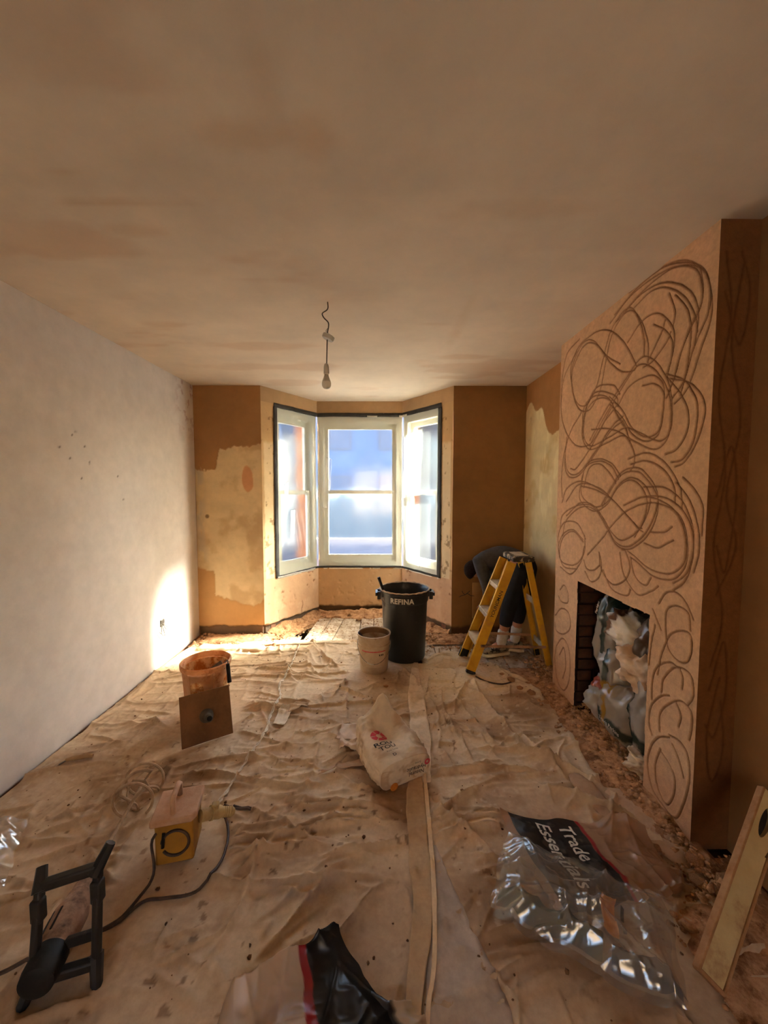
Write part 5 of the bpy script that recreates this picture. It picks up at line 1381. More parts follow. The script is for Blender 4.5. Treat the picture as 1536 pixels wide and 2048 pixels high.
# ---------------------------------------------------------------- loose wires at the two socket positions
def wires(P, n, runs, label, name='socket_wires', box_=True, mat='grey_wire'):
    P = Vector(P); t = thing(name, label, 'wires', P)
    if box_:
        b = MB(); b.box(P + Vector(n) * .004, tuple(.055 if abs(c) < .5 else .010 for c in n)[:2] + (.06,)); b.build('back_box', M['steel'], t, bevel=.004)
    for k, rn in enumerate(runs):
        MB().tube(spline([tuple(P + Vector(q)) for q in rn], .01), .0028, 6).build('wire', M[mat], t)
wires((XL, 3.28, .375), (1, 0, 0), [[(.005, -.01, 0), (.03, .02, -.04), (.03, .06, -.055), (.04, .12, -.02), (.04, .13, .01), (.03, .06, .015)], [(.005, -.02, 0), (.03, -.03, -.05), (.03, -.02, -.11), (.02, -.07, -.06)], [(.005, 0, 0), (.03, .0, -.05), (.03, .05, -.075), (.03, .08, -.07)], [(.005, -.03, 0), (.025, -.05, -.03), (.025, -.055, -.08)]], 'grey cables sticking out of the sunlit left wall')
wires((.87, YB, .43), (0, 1, 0), [[(0, -.005, 0), (.02, -.03, .02), (.05, -.03, .0), (.09, -.03, -.005)], [(0, -.005, 0), (-.03, -.03, .03), (-.035, -.03, .05)], [(0, -.005, 0), (-.05, -.03, -.005), (-.06, -.02, -.02)], [(0, -.005, 0), (.03, -.04, .04), (.04, -.04, .05)]], 'dark cables sticking out of the wall beside the bending person', box_=False, mat='rubber')
# board standing behind the ladder
bo = MB().box((1.05, 3.925, .375), (.215, .016, .37), Matrix.Rotation(math.radians(-2), 3, 'X')).build('plasterboard_offcut', pmat('pale board', lin(176, 136, 88), lin(158, 116, 70), 6, .9, .2, 40), bevel=.002)
tag(bo, 'pale rectangular board against the dark wall below the bending person', 'board')

# wallpaper scraper on the left edge of the sheet
t = thing('scraper', 'wooden handled scraper lying by the left wall', 'scraper', (-1.72, 2.06, .02))
M['oldwood'] = pmat('plaster covered wood', lin(170, 138, 100), lin(150, 116, 80), 12, .8, .2, 40)
MB().tube([(-1.62, 2.085, .035), (-1.66, 2.08, .038), (-1.72, 2.065, .034), (-1.75, 2.06, .03)], [.010, .013, .012, .008], 10).build('handle', M['oldwood'], t)
MB().tube([(-1.745, 2.06, .03), (-1.765, 2.03, .024)], .005, 6).build('tang', M['steel'], t)
MB().beam((-1.765, 2.03, .024), (-1.83, 2.045, .020), (.3, 1, 0), .07, .003).build('blade', M['crust'], t)
# ---------------------------------------------------------------- paddle mixer
t = thing('paddle_mixer', 'dusty paddle mixer with black guard frame lying in the left foreground', 'mixer', (-1.03, 1.15, .01))
M['dusty'] = pmat('plaster dusted plastic', lin(176, 142, 118), lin(136, 100, 74), 10, .85, .4, 50, c3=lin(70, 54, 44), s3=9, t3=(.52, .7))
M['guard'] = pmat('scuffed black plastic', lin(28, 26, 24), lin(46, 40, 36), 12, .5, .12, 60, c3=lin(130, 110, 92), s3=10, t3=(.62, .78), spec=.4)
m0 = Vector((-1.005, 1.035, .092)); m1 = Vector((-1.085, 1.345, .085)); ma = (m1 - m0).normalized()
RM = ma.to_track_quat('Z', 'Y').to_matrix()
MB().lathe([(.0, 0), (.030, .0), (.046, .008), (.050, .03), (.050, .085)], 28, m0, RM).build('motor_cap', M['rubber'], t)
MB().lathe([(.050, .085), (.048, .09), (.052, .10), (.054, .20), (.050, .215), (.044, .225), (.040, .26)], 28, m0, RM).build('motor_body', M['dusty'], t)
MB().lathe([(.040, .26), (.036, .265), (.034, .30), (.022, .31), (.018, .335), (0, .337)], 24, m0, RM).build('gearbox', M['dusty'], t)
for k in range(4):
    a = k * .5 - .2
    pc = m0 + ma * .15 + RM @ Vector((.053 * math.cos(a), .053 * math.sin(a), 0)); MB().beam(pc - ma * .035, pc + ma * .035, RM @ Vector((-math.sin(a), math.cos(a), 0)), .006, .004).build('vent_slot', M['rubber'], t)
# guard: two uprights, a top and a bottom bar, four horn ends
yl, yr = 1.085, 1.125
TL, TR, BLg, BRg = Vector((-1.055, yl + .04, .305)), Vector((-.905, yr + .04, .325)), Vector((-1.045, yl - .01, .055)), Vector((-.885, yr - .01, .065))
def bar(p, q, w=.026, nm='guard_bar', d=.022): return MB().beam(p, q, (0, 1, 0) if abs((q - p).x) < .1 else (0, 0, 1), w, d).build(nm, M['guard'], t, bevel=.006)
bar(BLg, TL); bar(BRg, TR); bar(TL, TR, .030, 'grip_bar', .028); bar(BLg, BRg, .030, 'grip_bar', .028)
for p, q in ((TL, Vector((-.018, .03, .035))), (TR, Vector((.022, .03, .055))), (BLg, Vector((-.012, -.03, -.050))), (BRg, Vector((.020, -.03, -.060)))):
    MB().tube([p - q * .3, p + q * .4, p + q], [.020, .017, .015], 8).build('horn_end', M['guard'], t)
for p in (BLg.lerp(TL, .75), BRg.lerp(TR, .75)):
    MB().box(p, (.032, .03, .07)).build('joint_sleeve', M['guard'], t, bevel=.005)
MB().beam(m0 + ma * .10 + Vector((-.045, 0, .02)), BLg.lerp(TL, .3), (0, 0, 1), .03, .016).build('bracket', M['guard'], t, bevel=.003)
MB().beam(m0 + ma * .10 + Vector((.045, 0, .02)), BRg.lerp(TR, .3), (0, 0, 1), .03, .016).build('bracket', M['guard'], t, bevel=.003)
pend = Vector((-1.165, 1.80, .095))
M['dustrod'] = pmat('plaster coated steel', lin(186, 160, 130), lin(150, 118, 86), 16, .8, .4, 60)
r0_ = m0 + ma * .337
MB().tube([r0_, r0_.lerp(pend, .96)], .0075, 10).build('shaft', M['dustrod'], t)
pa = (pend - r0_).normalized(); pr_ = pa.to_track_quat('Z', 'Y').to_matrix()
for rz, z in ((.085, -.10), (.085, .03)):
    mb = MB(); mb.tube([pend + pr_ @ Vector((rz * math.cos(2 * math.pi * k / 28), rz * math.sin(2 * math.pi * k / 28), z)) for k in range(28)], .0065, 7, closed=True); mb.build('paddle_ring', M['dustrod'], t)
for k in range(3):
    pts_ = []
    for q in range(15):
        f = q / 14; a = k * 2.094 + f * 2.2; r_ = .012 + .073 * math.sin(math.pi * min(1, f * 1.25) / 1.25) if f < .1 or f > .95 else .085 * (0.55 + .45 * math.sin(math.pi * f))
        pts_.append(pend + pr_ @ Vector((r_ * math.cos(a), r_ * math.sin(a), -.10 + .13 * f)))
    MB().tube([pend - pa * .11] + pts_ + [pend + pa * .03], .0075, 7, squash=.6).build('paddle_blade', M['dustrod'], t)
def cable(pts, r, label, mat='flex', name='cable', lift=.006):
    P = np.array(spline(pts, .015)); h = sheet_h(P[:, 0].copy(), P[:, 1].copy())
    P[:, 2] = np.maximum(P[:, 2], h + r + lift)
    o = MB().tube(P, r, 8).build(name, M[mat])
    return tag(o, label, 'cable', 'black cables around the mixer and transformer')
cable([(-.955, 1.18, .08), (-.93, 1.24, .03), (-.88, 1.33, 0), (-.80, 1.345, 0), (-.70, 1.365, 0), (-.655, 1.47, 0), (-.665, 1.58, 0), (-.70, 1.66, .02), (-.735, 1.69, .055)], .0055, 'black cable looping from the mixer round to the yellow plug')
cable([(-.95, 1.18, .075), (-.93, 1.25, .03), (-.905, 1.33, 0), (-.89, 1.42, .03), (-.915, 1.455, .12), (-.895, 1.45, .165)], .0055, 'black cable from the mixer up to the front of the yellow transformer')
cable([(-1.06, 1.10, .05), (-1.12, 1.15, 0), (-1.20, 1.12, 0), (-1.35, 1.02, 0), (-1.5, .85, 0)], .006, 'black cable leaving the mixer towards the left edge of the photo')
cable([(-.735, 1.715, .06), (-.69, 1.725, .035), (-.65, 1.73, .02), (-.615, 1.725, 0), (-.63, 1.737, .014), (-.70, 1.735, .04)], .0048, 'doubled black cable end behind the yellow plug')

# ---------------------------------------------------------------- yellow site transformer
TX, TY = -.852, 1.545; TRz = Matrix.Rotation(math.radians(13), 3, 'Z')
t = thing('site_transformer', 'yellow site transformer box with a dust-caked lid and handle', 'transformer', (TX, TY, .01))
M['yellow'] = pmat('dirty yellow paint', lin(176, 126, 44), lin(150, 106, 42), 9, .6, .15, 50, c3=lin(150, 108, 60), s3=6, t3=(.55, .72))
tp = lambda x, y, z: Vector((TX, TY, .012)) + TRz @ Vector((x, y, z))
MB().box(tp(0, 0, .095), (.142, .15, .17), TRz).build('body', M['yellow'], t, bevel=.008)
M['lid'] = pmat('dust caked lid', lin(206, 168, 140), lin(182, 140, 108), 10, .95, .6, 50)
MB().prism([tp(-.085, -.085, .178), tp(.070, -.085, .178), tp(.085, -.06, .178), tp(.085, .085, .178), tp(-.085, .085, .178)], (0, 0, .028)).build('lid', M['lid'], t, bevel=.006)
for x_ in (.03,):
    MB().tube([tp(-.005, -.055, .20), tp(-.005, -.055, .255), tp(-.005, -.045, .268), tp(-.005, .03, .268), tp(-.005, .045, .255), tp(-.005, .045, .20)], .011, 10).build('carry_handle', M['lid'], t)
cpts = []
for k in range(30):
    a = -2.6 + k * 5.6 / 29
    cpts.append(tp(.006 + .050 * math.cos(a), -.079, .10 + .052 * math.sin(a)))
MB().tube([tp(-.03, -.079, .135)] + cpts[:1] + cpts[1:] if False else cpts, .0055, 8).build('coiled_lead', M['flex'], t)
MB().tube([tp(-.035, -.079, .148), tp(-.038, -.080, .12), tp(-.040, -.080, .09)], .0065, 8).build('lead_gland', M['rubber'], t)
M['plug'] = pmat('dusty yellow plug', lin(190, 164, 112), lin(160, 130, 86), 14, .7, .3, 60)
sk = MB().tube([tp(.08, .01, .12), tp(.118, .035, .105)], .024, 14).build('socket', M['plug'], t)
MB().tube([tp(.115, .033, .107), tp(.122, .037, .104)], .029, 14).build('socket_collar', M['plug'], sk)
pl = thing('site_plug', 'dusty yellow site plug pushed into the transformer side', 'plug', tp(.13, .05, .09))
MB().lathe([(.0, 0), (.024, 0), (.026, .012), (.026, .03), (.021, .04), (.019, .085), (.012, .095), (0, .096)], 18, tp(.124, .039, .103), Vector((.83, .5, -.38)).to_track_quat('Z', 'Y').to_matrix()).build('plug_body', M['plug'], pl)
for k in range(4):
    c_ = tp(.124, .039, .103) + TRz @ Vector((0, 0, 0)) + Vector((.83, .5, -.38)).normalized() * (.048 + .010 * k)
    MB().lathe([(.0205, -.002), (.0225, 0), (.0205, .002)], 18, c_, Vector((.83, .5, -.38)).to_track_quat('Z', 'Y').to_matrix()).build('grip_ring', M['plug'], pl)
MB().box(tp(.135, .045, .128), (.03, .03, .022), TRz).build('socket_flap', M['plug'], pl, bevel=.005)

# ---------------------------------------------------------------- yellow step ladder
t = thing('step_ladder', 'yellow fibreglass step ladder with pale treads standing before the bending person', 'ladder', (1.1, 3.25, 0.008))
M['ladder'] = pmat('yellow fibreglass', lin(212, 164, 40), lin(190, 138, 32), 10, .5, .1, 50, c3=lin(176, 134, 84), s3=5, t3=(.58, .76))
M['tread'] = pmat('plaster dusted aluminium', lin(206, 190, 164), lin(176, 156, 128), 16, .7, .3, 60)
M['captop'] = pmat('splattered ladder top', lin(60, 54, 48), lin(186, 166, 136), 22, .85, .4, 40, lo=.50, hi=.60)
zb = .010
def rail(p0, p1, wdir, out, w, nm, fl=.026):
    """channel section: web facing out, two flanges turned inwards"""
    p0 = Vector(p0); p1 = Vector(p1); out = Vector(out); a = (p1 - p0).normalized(); wd = Vector(wdir); wd = (wd - a * wd.dot(a)).normalized()
    mb = MB(); mb.beam(p0, p1, wd, w, .004)
    for s_ in (-1, 1):
        mb.beam(p0 + wd * s_ * w / 2 - out * fl / 2, p1 + wd * s_ * w / 2 - out * fl / 2, out, fl, .004)
    return mb.build(nm, M['ladder'], t, bevel=.0012)
yn0, yn1, yf0, yf1 = 3.09, 3.13, 3.40, 3.36               # near and far side at the feet and at the top
fx0, fx1, ztop = .735, 1.075, .925
front = {}
for nm, y0, y1, out in (('near', yn0, yn1, (0, -1, 0)), ('far', yf0, yf1, (0, 1, 0))):
    front[nm] = (Vector((fx0, y0, zb + .012)), Vector((fx1, y1, ztop)))
    rail(*front[nm], (1, 0, 0), out, .072, 'front_rail')
for k, f in enumerate((.255, .515, .775)):
    a = front['near'][0].lerp(front['near'][1], f); b = front['far'][0].lerp(front['far'][1], f)
    MB().box((a + b) / 2 + Vector((.0, 0, 0)), (.085, (b - a).length - .012, .022)).build('tread', M['tread'], t, bevel=.003)
    MB().box((a + b) / 2 + Vector((-.038, 0, -.014)), (.006, (b - a).length - .012, .034)).build('tread_lip', M['tread'], t, bevel=.001)
c_ = Vector((1.165, (yn1 + yf1) / 2, .955))
cap = MB().box(c_, (.175, yf1 - yn1 + .05, .045)).build('top_cap', M['captop'], t, bevel=.008)
MB().box(c_ + Vector((0, 0, .024)), (.10, yf1 - yn1 - .04, .004)).build('cap_tray', M['tread'], cap, bevel=.002)
rear = {}
for nm, y0, y1, out in (('near', yn0 + .02, yn1 + .01, (0, -1, 0)), ('far', yf0 - .02, yf1 - .01, (0, 1, 0))):
    rear[nm] = (Vector((1.405, y0, zb + .012)), Vector((1.215, y1, ztop)))
    rail(*rear[nm], (1, 0, 0), out, .045, 'rear_rail', .022)
for f in (.20, .62):
    a = rear['near'][0].lerp(rear['near'][1], f); b = rear['far'][0].lerp(rear['far'][1], f)
    MB().box((a + b) / 2, (.010, (b - a).length - .006, .05)).build('rear_brace', M['tread'], t, bevel=.002)
for nm in ('near', 'far'):
    a = front[nm][0].lerp(front[nm][1], .24); b = rear[nm][0].lerp(rear[nm][1], .22)
    yy = Vector((0, -.006 if nm == 'near' else .006, 0))
    MB().beam(a + yy, b + yy, (0, 0, 1), .022, .005).build('spreader_bar', M['dusty'], t, bevel=.001)
for p, d_ in ((front['near'][0], front['near'][1]), (front['far'][0], front['far'][1]), (rear['near'][0], rear['near'][1]), (rear['far'][0], rear['far'][1])):
    a = (d_ - p).normalized(); MB().beam(p - a * .012, p + a * (.012 if p.y < 3.2 else .07), (1, 0, 0), .078 if p.x < 1 else .050, .032).build('rubber_foot', M['rubber'], t, bevel=.003)
ra = (front['near'][1] - front['near'][0]).normalized(); rw = Vector((1, 0, 0)); rw = (rw - ra * rw.dot(ra)).normalized(); rb0 = front['near'][0].lerp(front['near'][1], .50)
def rail_text(x, y, w, h):
    P_ = rb0 + Vector((0, -.006, 0)); k = .004
    yk = (front['near'][1].y - front['near'][0].y) / (front['near'][1] - front['near'][0]).length
    return P_.x + ra.x * x - rw.x * (y - h / 2), P_.y + ra.y * x - rw.y * (y - h / 2), P_.z + ra.z * x - rw.z * (y - h / 2)
lettering('YOUNGMAN', .040, rail_text, M['black_print'], t, bold=.01)

# ---------------------------------------------------------------- bending person
M['skin'] = pmat('skin', lin(188, 128, 98), lin(170, 110, 82), 12, .6)
M['hair'] = pmat('dark hair', lin(26, 16, 11), lin(42, 28, 20), 60, .95, .8, 160, spec=.1)
M['shirt'] = pmat('charcoal jersey', lin(62, 60, 62), lin(78, 76, 78), 14, .9, .5, 40)
M['trousers'] = pmat('black trousers', lin(24, 24, 28), lin(34, 34, 38), 14, .9, .4, 30)
M['sock'] = pmat('white ribbed sock', lin(214, 204, 190), lin(196, 184, 168), 30, .9, .4, 120)
M['shoe_w'] = pmat('pale trainer upper', lin(150, 134, 110), lin(116, 100, 80), 20, .8, .2, 50, c3=lin(40, 36, 34), s3=22, t3=(.50, .54))
M['sole'] = pmat('cream trainer sole', lin(226, 212, 186), lin(200, 182, 152), 20, .8)
def skin_mesh(name, pts, edges, radii, mat, parent, root=0, sub=2):
    me = bpy.data.meshes.new(name); me.from_pydata([tuple(p) for p in pts], edges, [])
    o = bpy.data.objects.new(name, me); COL.objects.link(o)
    m = o.modifiers.new('skin', 'SKIN'); m.use_smooth_shade = True
    s = o.modifiers.new('subsurf', 'SUBSURF'); s.levels = sub; s.render_levels = sub
    if not me.skin_vertices: me.skin_vertices.new()
    for i, r_ in enumerate(radii):
        sv = me.skin_vertices[0].data[i]; sv.radius = r_ if hasattr(r_, '__len__') else (r_, r_); sv.use_root = (i == root)
    dg = bpy.context.evaluated_depsgraph_get()
    m2 = bpy.data.meshes.new_from_object(o.evaluated_get(dg)); bpy.data.objects.remove(o)
    m2.materials.clear(); m2.polygons.foreach_set('use_smooth', [True] * len(m2.polygons))
    m2.name = name
    return link(name, m2, mat, parent)
pelvis = Vector((1.295, 3.46, .815)); belly = Vector((1.235, 3.52, .868)); chest = Vector((1.115, 3.63, .890)); upch = Vector((1.03, 3.70, .868)); neck = Vector((.965, 3.74, .800)); headc = Vector((.928, 3.765, .725)); chin = Vector((.970, 3.735, .668))
f_ = Vector((-.74, .67, 0)); sdv = Vector((.67, .74, 0))
shL, shR = upch - sdv * .155 + Vector((-.005, 0, -.015)), upch + sdv * .135 + Vector((0, 0, -.03))
elL, elR = shL + Vector((.085, .03, -.26)), shR + Vector((.03, .03, -.26))
wrL, wrR = Vector((1.045, 3.735, .40)), Vector((1.06, 3.86, .40))
hpL, hpR = pelvis - sdv * .085 + Vector((0, 0, -.03)), pelvis + sdv * .085 + Vector((0, 0, -.03))
knL, knR = Vector((1.165, 3.455, .455)), Vector((1.305, 3.545, .455))
anL, anR = Vector((1.105, 3.475, .105)), Vector((1.262, 3.560, .105))
person = thing('person', 'person in dark top and black trousers bending forward behind the yellow ladder', 'person', (1.18, 3.52, .01))
P = [pelvis, belly, chest, upch, neck, headc, chin]; E_ = [(0, 1), (1, 2), (2, 3), (3, 4), (4, 5), (5, 6)]; R_ = [.105, .105, .115, .095, .048, .082, .050]
def addchain(pts, rad, at):
    last = at
    for p, r_ in zip(pts, rad):
        P.append(Vector(p)); R_.append(r_); E_.append((last, len(P) - 1)); last = len(P) - 1
    return last
wl = addchain([shL, elL, wrL], [.052, .040, .026], 3); wr = addchain([shR, elR, wrR], [.052, .040, .026], 3)
addchain([hpL, knL, Vector(knL).lerp(anL, .4), anL, anL + Vector((-.09, .02, -.06))], [.082, .056, .052, .034, .028], 0)
addchain([hpR, knR, Vector(knR).lerp(anR, .4), anR, anR + Vector((-.06, .06, -.06))], [.082, .056, .052, .034, .028], 0)
for w_, wp, sg in ((wl, wrL, -1), (wr, wrR, 1)):
    palm = wp + Vector((-.02, .02, -.07)); addchain([palm], [.026], w_); pi_ = len(P) - 1
    for k in range(4):
        b0 = palm + sdv * (.018 * (k - 1.5)) + Vector((-.006, .006, -.012)); ln = (.062, .07, .066, .052)[k]
        addchain([b0, b0 + Vector((-.012, .012, -1)).normalized() * ln * .55, b0 + Vector((-.5, .4, -.8)).normalized() * ln], [.010, .009, .008], pi_)
    addchain([palm + sdv * sg * -.03 + Vector((-.01, .01, .02)), palm + sdv * sg * -.045 + Vector((-.03, .03, -.02))], [.011, .009], pi_)
body = skin_mesh('body', P, E_, R_, M['skin'], person)
# face turned down and towards the hands: nose, ear, hair
hx = (chin - headc).normalized(); face = Vector((.45, .25, -.55)).normalized()
MB().lathe([(0, .02), (.010, .012), (.013, 0)], 10, headc + Vector((.055, -.01, -.055)), Vector((.6, -.2, -.7)).to_track_quat('Z', 'Y').to_matrix()).build('nose', M['skin'], person)
earp = headc + Vector((.010, -.075, -.030))
MB().lathe([(0, .006), (.010, .010), (.018, .004), (.016, -.004)], 14, earp, Vector((-.2, -1, 0)).to_track_quat('Z', 'Y').to_matrix()).build('ear', M['skin'], person)
bmh = bmesh.new(); bmesh.ops.create_icosphere(bmh, subdivisions=4, radius=1.0)
cut = Vector((.75, -.15, -.62)).normalized()
for v in list(bmh.verts):
    n = v.co.normalized(); k = 1 + .05 * float(vnoise(np.array(n.x * 7 + 3), np.array(n.y * 7 + n.z * 5), 4))
    v.co = Vector((n.x * .100, n.y * .096, n.z * .098)) * k
bmesh.ops.delete(bmh, geom=[v for v in bmh.verts if v.co.normalized().dot(cut) > .28], context='VERTS')
me = bpy.data.meshes.new('hair'); bmh.to_mesh(me); bmh.free(); me.polygons.foreach_set('use_smooth', [True] * len(me.polygons))
ho = link('hair', me, M['hair'], person); ho.matrix_parent_inverse = Matrix.Identity(4); ho.location = headc - person.location + Vector((-.008, 0, .004))
for s_ in (-1, 1):
    MB().lathe([(0, .006), (.006, .004), (.008, 0)], 10, headc + Vector((.058, .005 + s_ * .028, -.030)), Vector((.7, 0, -.6)).to_track_quat('Z', 'Y').to_matrix()).build('eye', M['rubber'], person)
MB().box(headc + Vector((.050, 0, -.078)), (.012, .03, .006)).build('mouth', M['red_print'], person, bevel=.002)
# clothes: shells grown a little outside the body
lower = pelvis.lerp(belly, .35)
skin_mesh('shirt', [lower, belly, chest, upch, upch.lerp(neck, .55), shL, shL.lerp(elL, .5), elL, elL.lerp(wrL, .9), shR, shR.lerp(elR, .5), elR, elR.lerp(wrR, .9)], [(0, 1), (1, 2), (2, 3), (3, 4), (3, 5), (5, 6), (6, 7), (7, 8), (3, 9), (9, 10), (10, 11), (11, 12)],
          [.124, .122, .138, .122, .070, .072, .062, .052, .036, .070, .062, .052, .036], M['shirt'], person)
cuL, cuR = knL.lerp(anL, .58), knR.lerp(anR, .58)
skin_mesh('trousers', [pelvis, pelvis.lerp(belly, .5), hpL, hpL.lerp(knL, .5), knL, cuL, hpR, hpR.lerp(knR, .5), knR, cuR, pelvis + Vector((.05, -.045, -.01))], [(0, 1), (0, 2), (2, 3), (3, 4), (4, 5), (0, 6), (6, 7), (7, 8), (8, 9), (0, 10)], [.120, .116, .098, .088, .072, .060, .098, .088, .072, .060, .100], M['trousers'], person)
for kn, an in ((knL, anL), (knR, anR)):
    a = kn.lerp(an, .53); skin_mesh('sock', [a, kn.lerp(an, .8), an, an + Vector((-.01, .0, -.03))], [(0, 1), (1, 2), (2, 3)], [.060, .054, .047, .047], M['sock'], person, sub=1)
def shoe(an, d):
    d = Vector(d).normalized(); s = Vector((-d.y, d.x, 0)); base = Vector((an.x, an.y, .002))
    mb = MB(); secs = [(-.075, .030, .060, .012), (-.05, .036, .082, .0), (.0, .038, .086, .0), (.05, .040, .068, .0), (.11, .044, .052, .0), (.16, .040, .042, .0), (.19, .026, .028, .006)]
    v = []; f = []; n = 12
    for (a, w, h, dz) in secs:
        for k in range(n):
            th = 2 * math.pi * k / n
            v.append(base + d * a + s * (w * math.cos(th)) + Vector((0, 0, .018 + max(0, h / 2 + h / 2 * math.sin(th)) + dz)))
    for i in range(len(secs) - 1):
        for k in range(n): f.append((i * n + k, i * n + (k + 1) % n, (i + 1) * n + (k + 1) % n, (i + 1) * n + k))
    f.append(tuple(reversed(range(n)))); f.append(tuple((len(secs) - 1) * n + k for k in range(n)))
    mb.add(v, f); up = mb.build('shoe', M['shoe_w'], person, subsurf=1)
    out = [base + d * a + s * w * sg for sg in (1, -1) for (a, w) in (((-.085, .022), (-.05, .040), (.05, .042), (.11, .049), (.17, .042), (.198, .018)) if sg > 0 else ((.198, .018), (.17, .042), (.11, .049), (.05, .042), (-.05, .040), (-.085, .022)))]
    MB().prism(out, (0, 0, .026)).build('sole', M['sole'], up, bevel=.006)
    MB().prism([base + d * a + s * .0405 * sg + Vector((0, 0, z)) for (a, z, sg) in ((-.03, .035, -1), (.06, .035, -1), (.04, .062, -1), (-.02, .066, -1))], s * -.003).build('side_panel', M['trousers'], up)
    for k in range(4):
        c_ = base + d * (.035 + .02 * k) + Vector((0, 0, .088 - .006 * k)); MB().tube([c_ - s * .02, c_ + Vector((0, 0, .004)), c_ + s * .02], .003, 5).build('lace', M['sock'], up)
shoe(anL, (-.95, -.22, 0)); shoe(anR, (-.55, .2, 0))
# dark lead trailing on the floor behind the ladder foot
tag(MB().tube(spline([(.76, 3.02, .02), (.83, 2.94, .016), (.95, 2.90, .018), (1.06, 2.97, .016), (1.10, 3.04, .018), (1.02, 3.12, .016)], .02), .006, 7).build('cable', M['flex']), 'dark cable curving on the floor right of the ladder foot', 'cable')

# ---------------------------------------------------------------- rubbish bags stuffed in the fireplace
def rubbish_bag(c, size, rot, colf, label, seed, mat='film_milky', text=None, crump=.30, extra=None):
    c = Vector(c)
    nu, nv = 64, 40
    def fn(u, v):
        a = u * 2 * np.pi; b = (v - .5) * np.pi
        x, y, z = np.cos(a) * np.cos(b), np.sin(a) * np.cos(b), np.sin(b)
        p = 2.8; k = 1 / (np.abs(x) ** p + np.abs(y) ** p + np.abs(z) ** p) ** (1 / p)
        q1, q2 = y * 2.2 + seed, z * 2.2 + x
        cr = 1 + crump * (ridged(q1, q2, .9, 3, seed, 1.4) - .62)
        X, Y, Z = x * k * cr * size[0] / 2, y * k * cr * size[1] / 2, z * k * cr * size[2] / 2
        return X, Y, Z
    R3 = Matrix.Rotation(rot[2], 3, 'Z') @ Matrix.Rotation(rot[1], 3, 'Y') @ Matrix.Rotation(rot[0], 3, 'X')
    def fw(u, v):
        X, Y, Z = fn(u, v)
        o = [R3[i][0] * X + R3[i][1] * Y + R3[i][2] * Z + c[i] for i in range(3)]
        o[2] = np.maximum(o[2], .012); o[1] = np.clip(o[1], FY0 - .018, FY1 + .0); o[2] = np.minimum(o[2], FZ + .02)
        return o
    t = thing('rubbish_bag', label, 'rubbish bag', c, group='rubbish bags stuffed in the fireplace')
    def cf(u, v, X, Y, Z):
        x, y, z = fn(u, v); return colf(x / size[0] * 2, y / size[1] * 2, z / size[2] * 2)
    patch('bag_film', fw, nu, nv, M[mat], t, col=cf)
    if extra: extra(t, R3, c, size)
    return t
W1, W2, GRN, YEL, ORG, BRN = A(*lin(214, 200, 178)), A(*lin(226, 216, 200)), A(*lin(36, 66, 50)), A(*lin(214, 160, 40)), A(*lin(206, 84, 40)), A(*lin(110, 78, 54))
def plainf(c, c2=None, seed=1): return lambda x, y, z: mixc(np.zeros(x.shape + (3,)) + c, c2 if c2 is not None else c * .8, sstep(.4, .7, fbm(x * 2, y * 2 + z * 2, 1, 3, seed)))
def bandf(base, bands):
    def f(x, y, z):
        c = plainf(base, base * .85, 5)(x, y, z)
        for (axis, a, b, colr) in bands:
            q = (x, y, z)[axis] + .06 * np.sin((x + y + z) * 5)
            c = mixc(c, colr, sstep(a - .01, a + .01, q) * sstep(b + .01, b - .01, q))
        return c
    return f
def label_text(s, size, dy, dz, roll=0.0, mat='white_print'):
    def ex(t, R3, c, sz):
        def pl_(x, y, w, h):
            x = x - w / 2; y = y - h / 2
            xr = x * math.cos(roll) - y * math.sin(roll); yr = x * math.sin(roll) + y * math.cos(roll)
            L = [-sz[0] / 2 * 1.02 + 0 * x, dy - xr, dz + yr]
            return [R3[i][0] * L[0] + R3[i][1] * L[1] + R3[i][2] * L[2] + c[i] for i in range(3)]
        lettering(s, size, pl_, M[mat], t, bold=.01)
    return ex
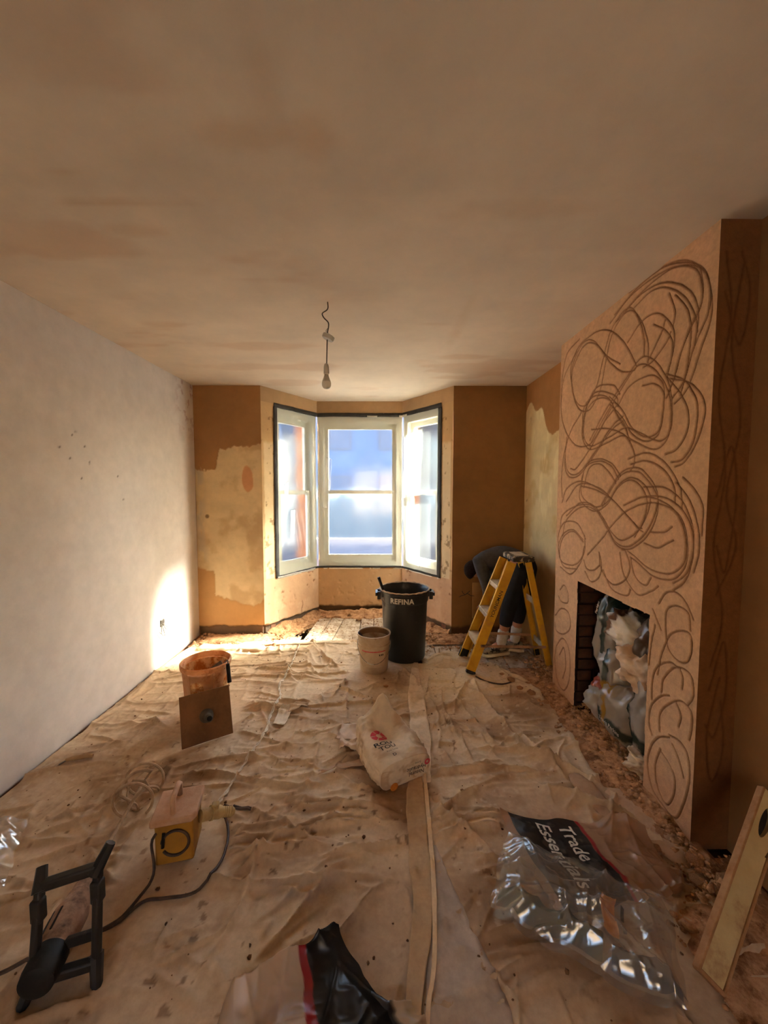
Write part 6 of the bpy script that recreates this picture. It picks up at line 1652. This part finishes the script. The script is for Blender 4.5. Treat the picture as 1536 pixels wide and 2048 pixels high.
rubbish_bag((1.50, 2.36, .64), (.26, .26, .52), (.05, .05, 0), bandf(W1, [(2, .25, .85, GRN), (1, -.35, .05, GRN)]), 'tall clear bag with dark green print at the far side of the fireplace', 501, text=None, extra=label_text('Perkins', .030, .05, .13, 1.4))
rubbish_bag((1.46, 2.17, .70), (.24, .30, .22), (.5, .1, .1), bandf(W2, [(1, .35, .8, BRN)]), 'crushed white sack tucked under the fireplace lintel', 502, 'paper', crump=.45)
rubbish_bag((1.50, 1.97, .72), (.26, .26, .30), (-.3, 0, .2), plainf(A(*lin(150, 128, 106)), A(*lin(96, 72, 54)), 3), 'brown grey bag in the upper near corner of the fireplace', 503, 'film_milky', crump=.45)
rubbish_bag((1.45, 2.02, .55), (.24, .32, .26), (.2, -.2, .1), plainf(A(*lin(222, 198, 170)), A(*lin(190, 156, 124)), 9), 'creased cream paper sack in the middle of the fireplace', 504, 'paper', crump=.5)
rubbish_bag((1.47, 2.28, .42), (.24, .24, .36), (-.15, .1, 0), bandf(W1, [(1, -.25, .10, GRN), (2, -.75, -.4, YEL)]), 'clear bag with a vertical green stripe and yellow mark', 505)
rubbish_bag((1.46, 1.94, .33), (.26, .26, .46), (.1, .05, 0), bandf(W2, [(1, .45, .75, GRN), (2, -.7, -.42, GRN)]), 'white bag with a green edge stripe beside the near fireplace jamb', 506)
rubbish_bag((1.42, 2.15, .24), (.22, .30, .32), (.12, .0, .1), bandf(W1, [(2, -.62, -.30, GRN), (1, .25, .5, YEL)]), 'low milky bag with a green lettered band on the fireplace floor', 507, extra=label_text('Travis Perkins', .030, -.01, -.070, .05))
rubbish_bag((1.42, 2.36, .20), (.18, .22, .26), (0, .2, .3), bandf(W2, [(2, .45, .9, ORG)]), 'small white bag with an orange top by the far fireplace jamb', 508, crump=.5)
rubbish_bag((1.37, 1.93, .085), (.16, .16, .12), (.3, .2, .6), plainf(A(*lin(206, 186, 158)), A(*lin(170, 140, 110)), 4), 'small crumpled cream paper at the foot of the near fireplace jamb', 509, 'paper', crump=.6)
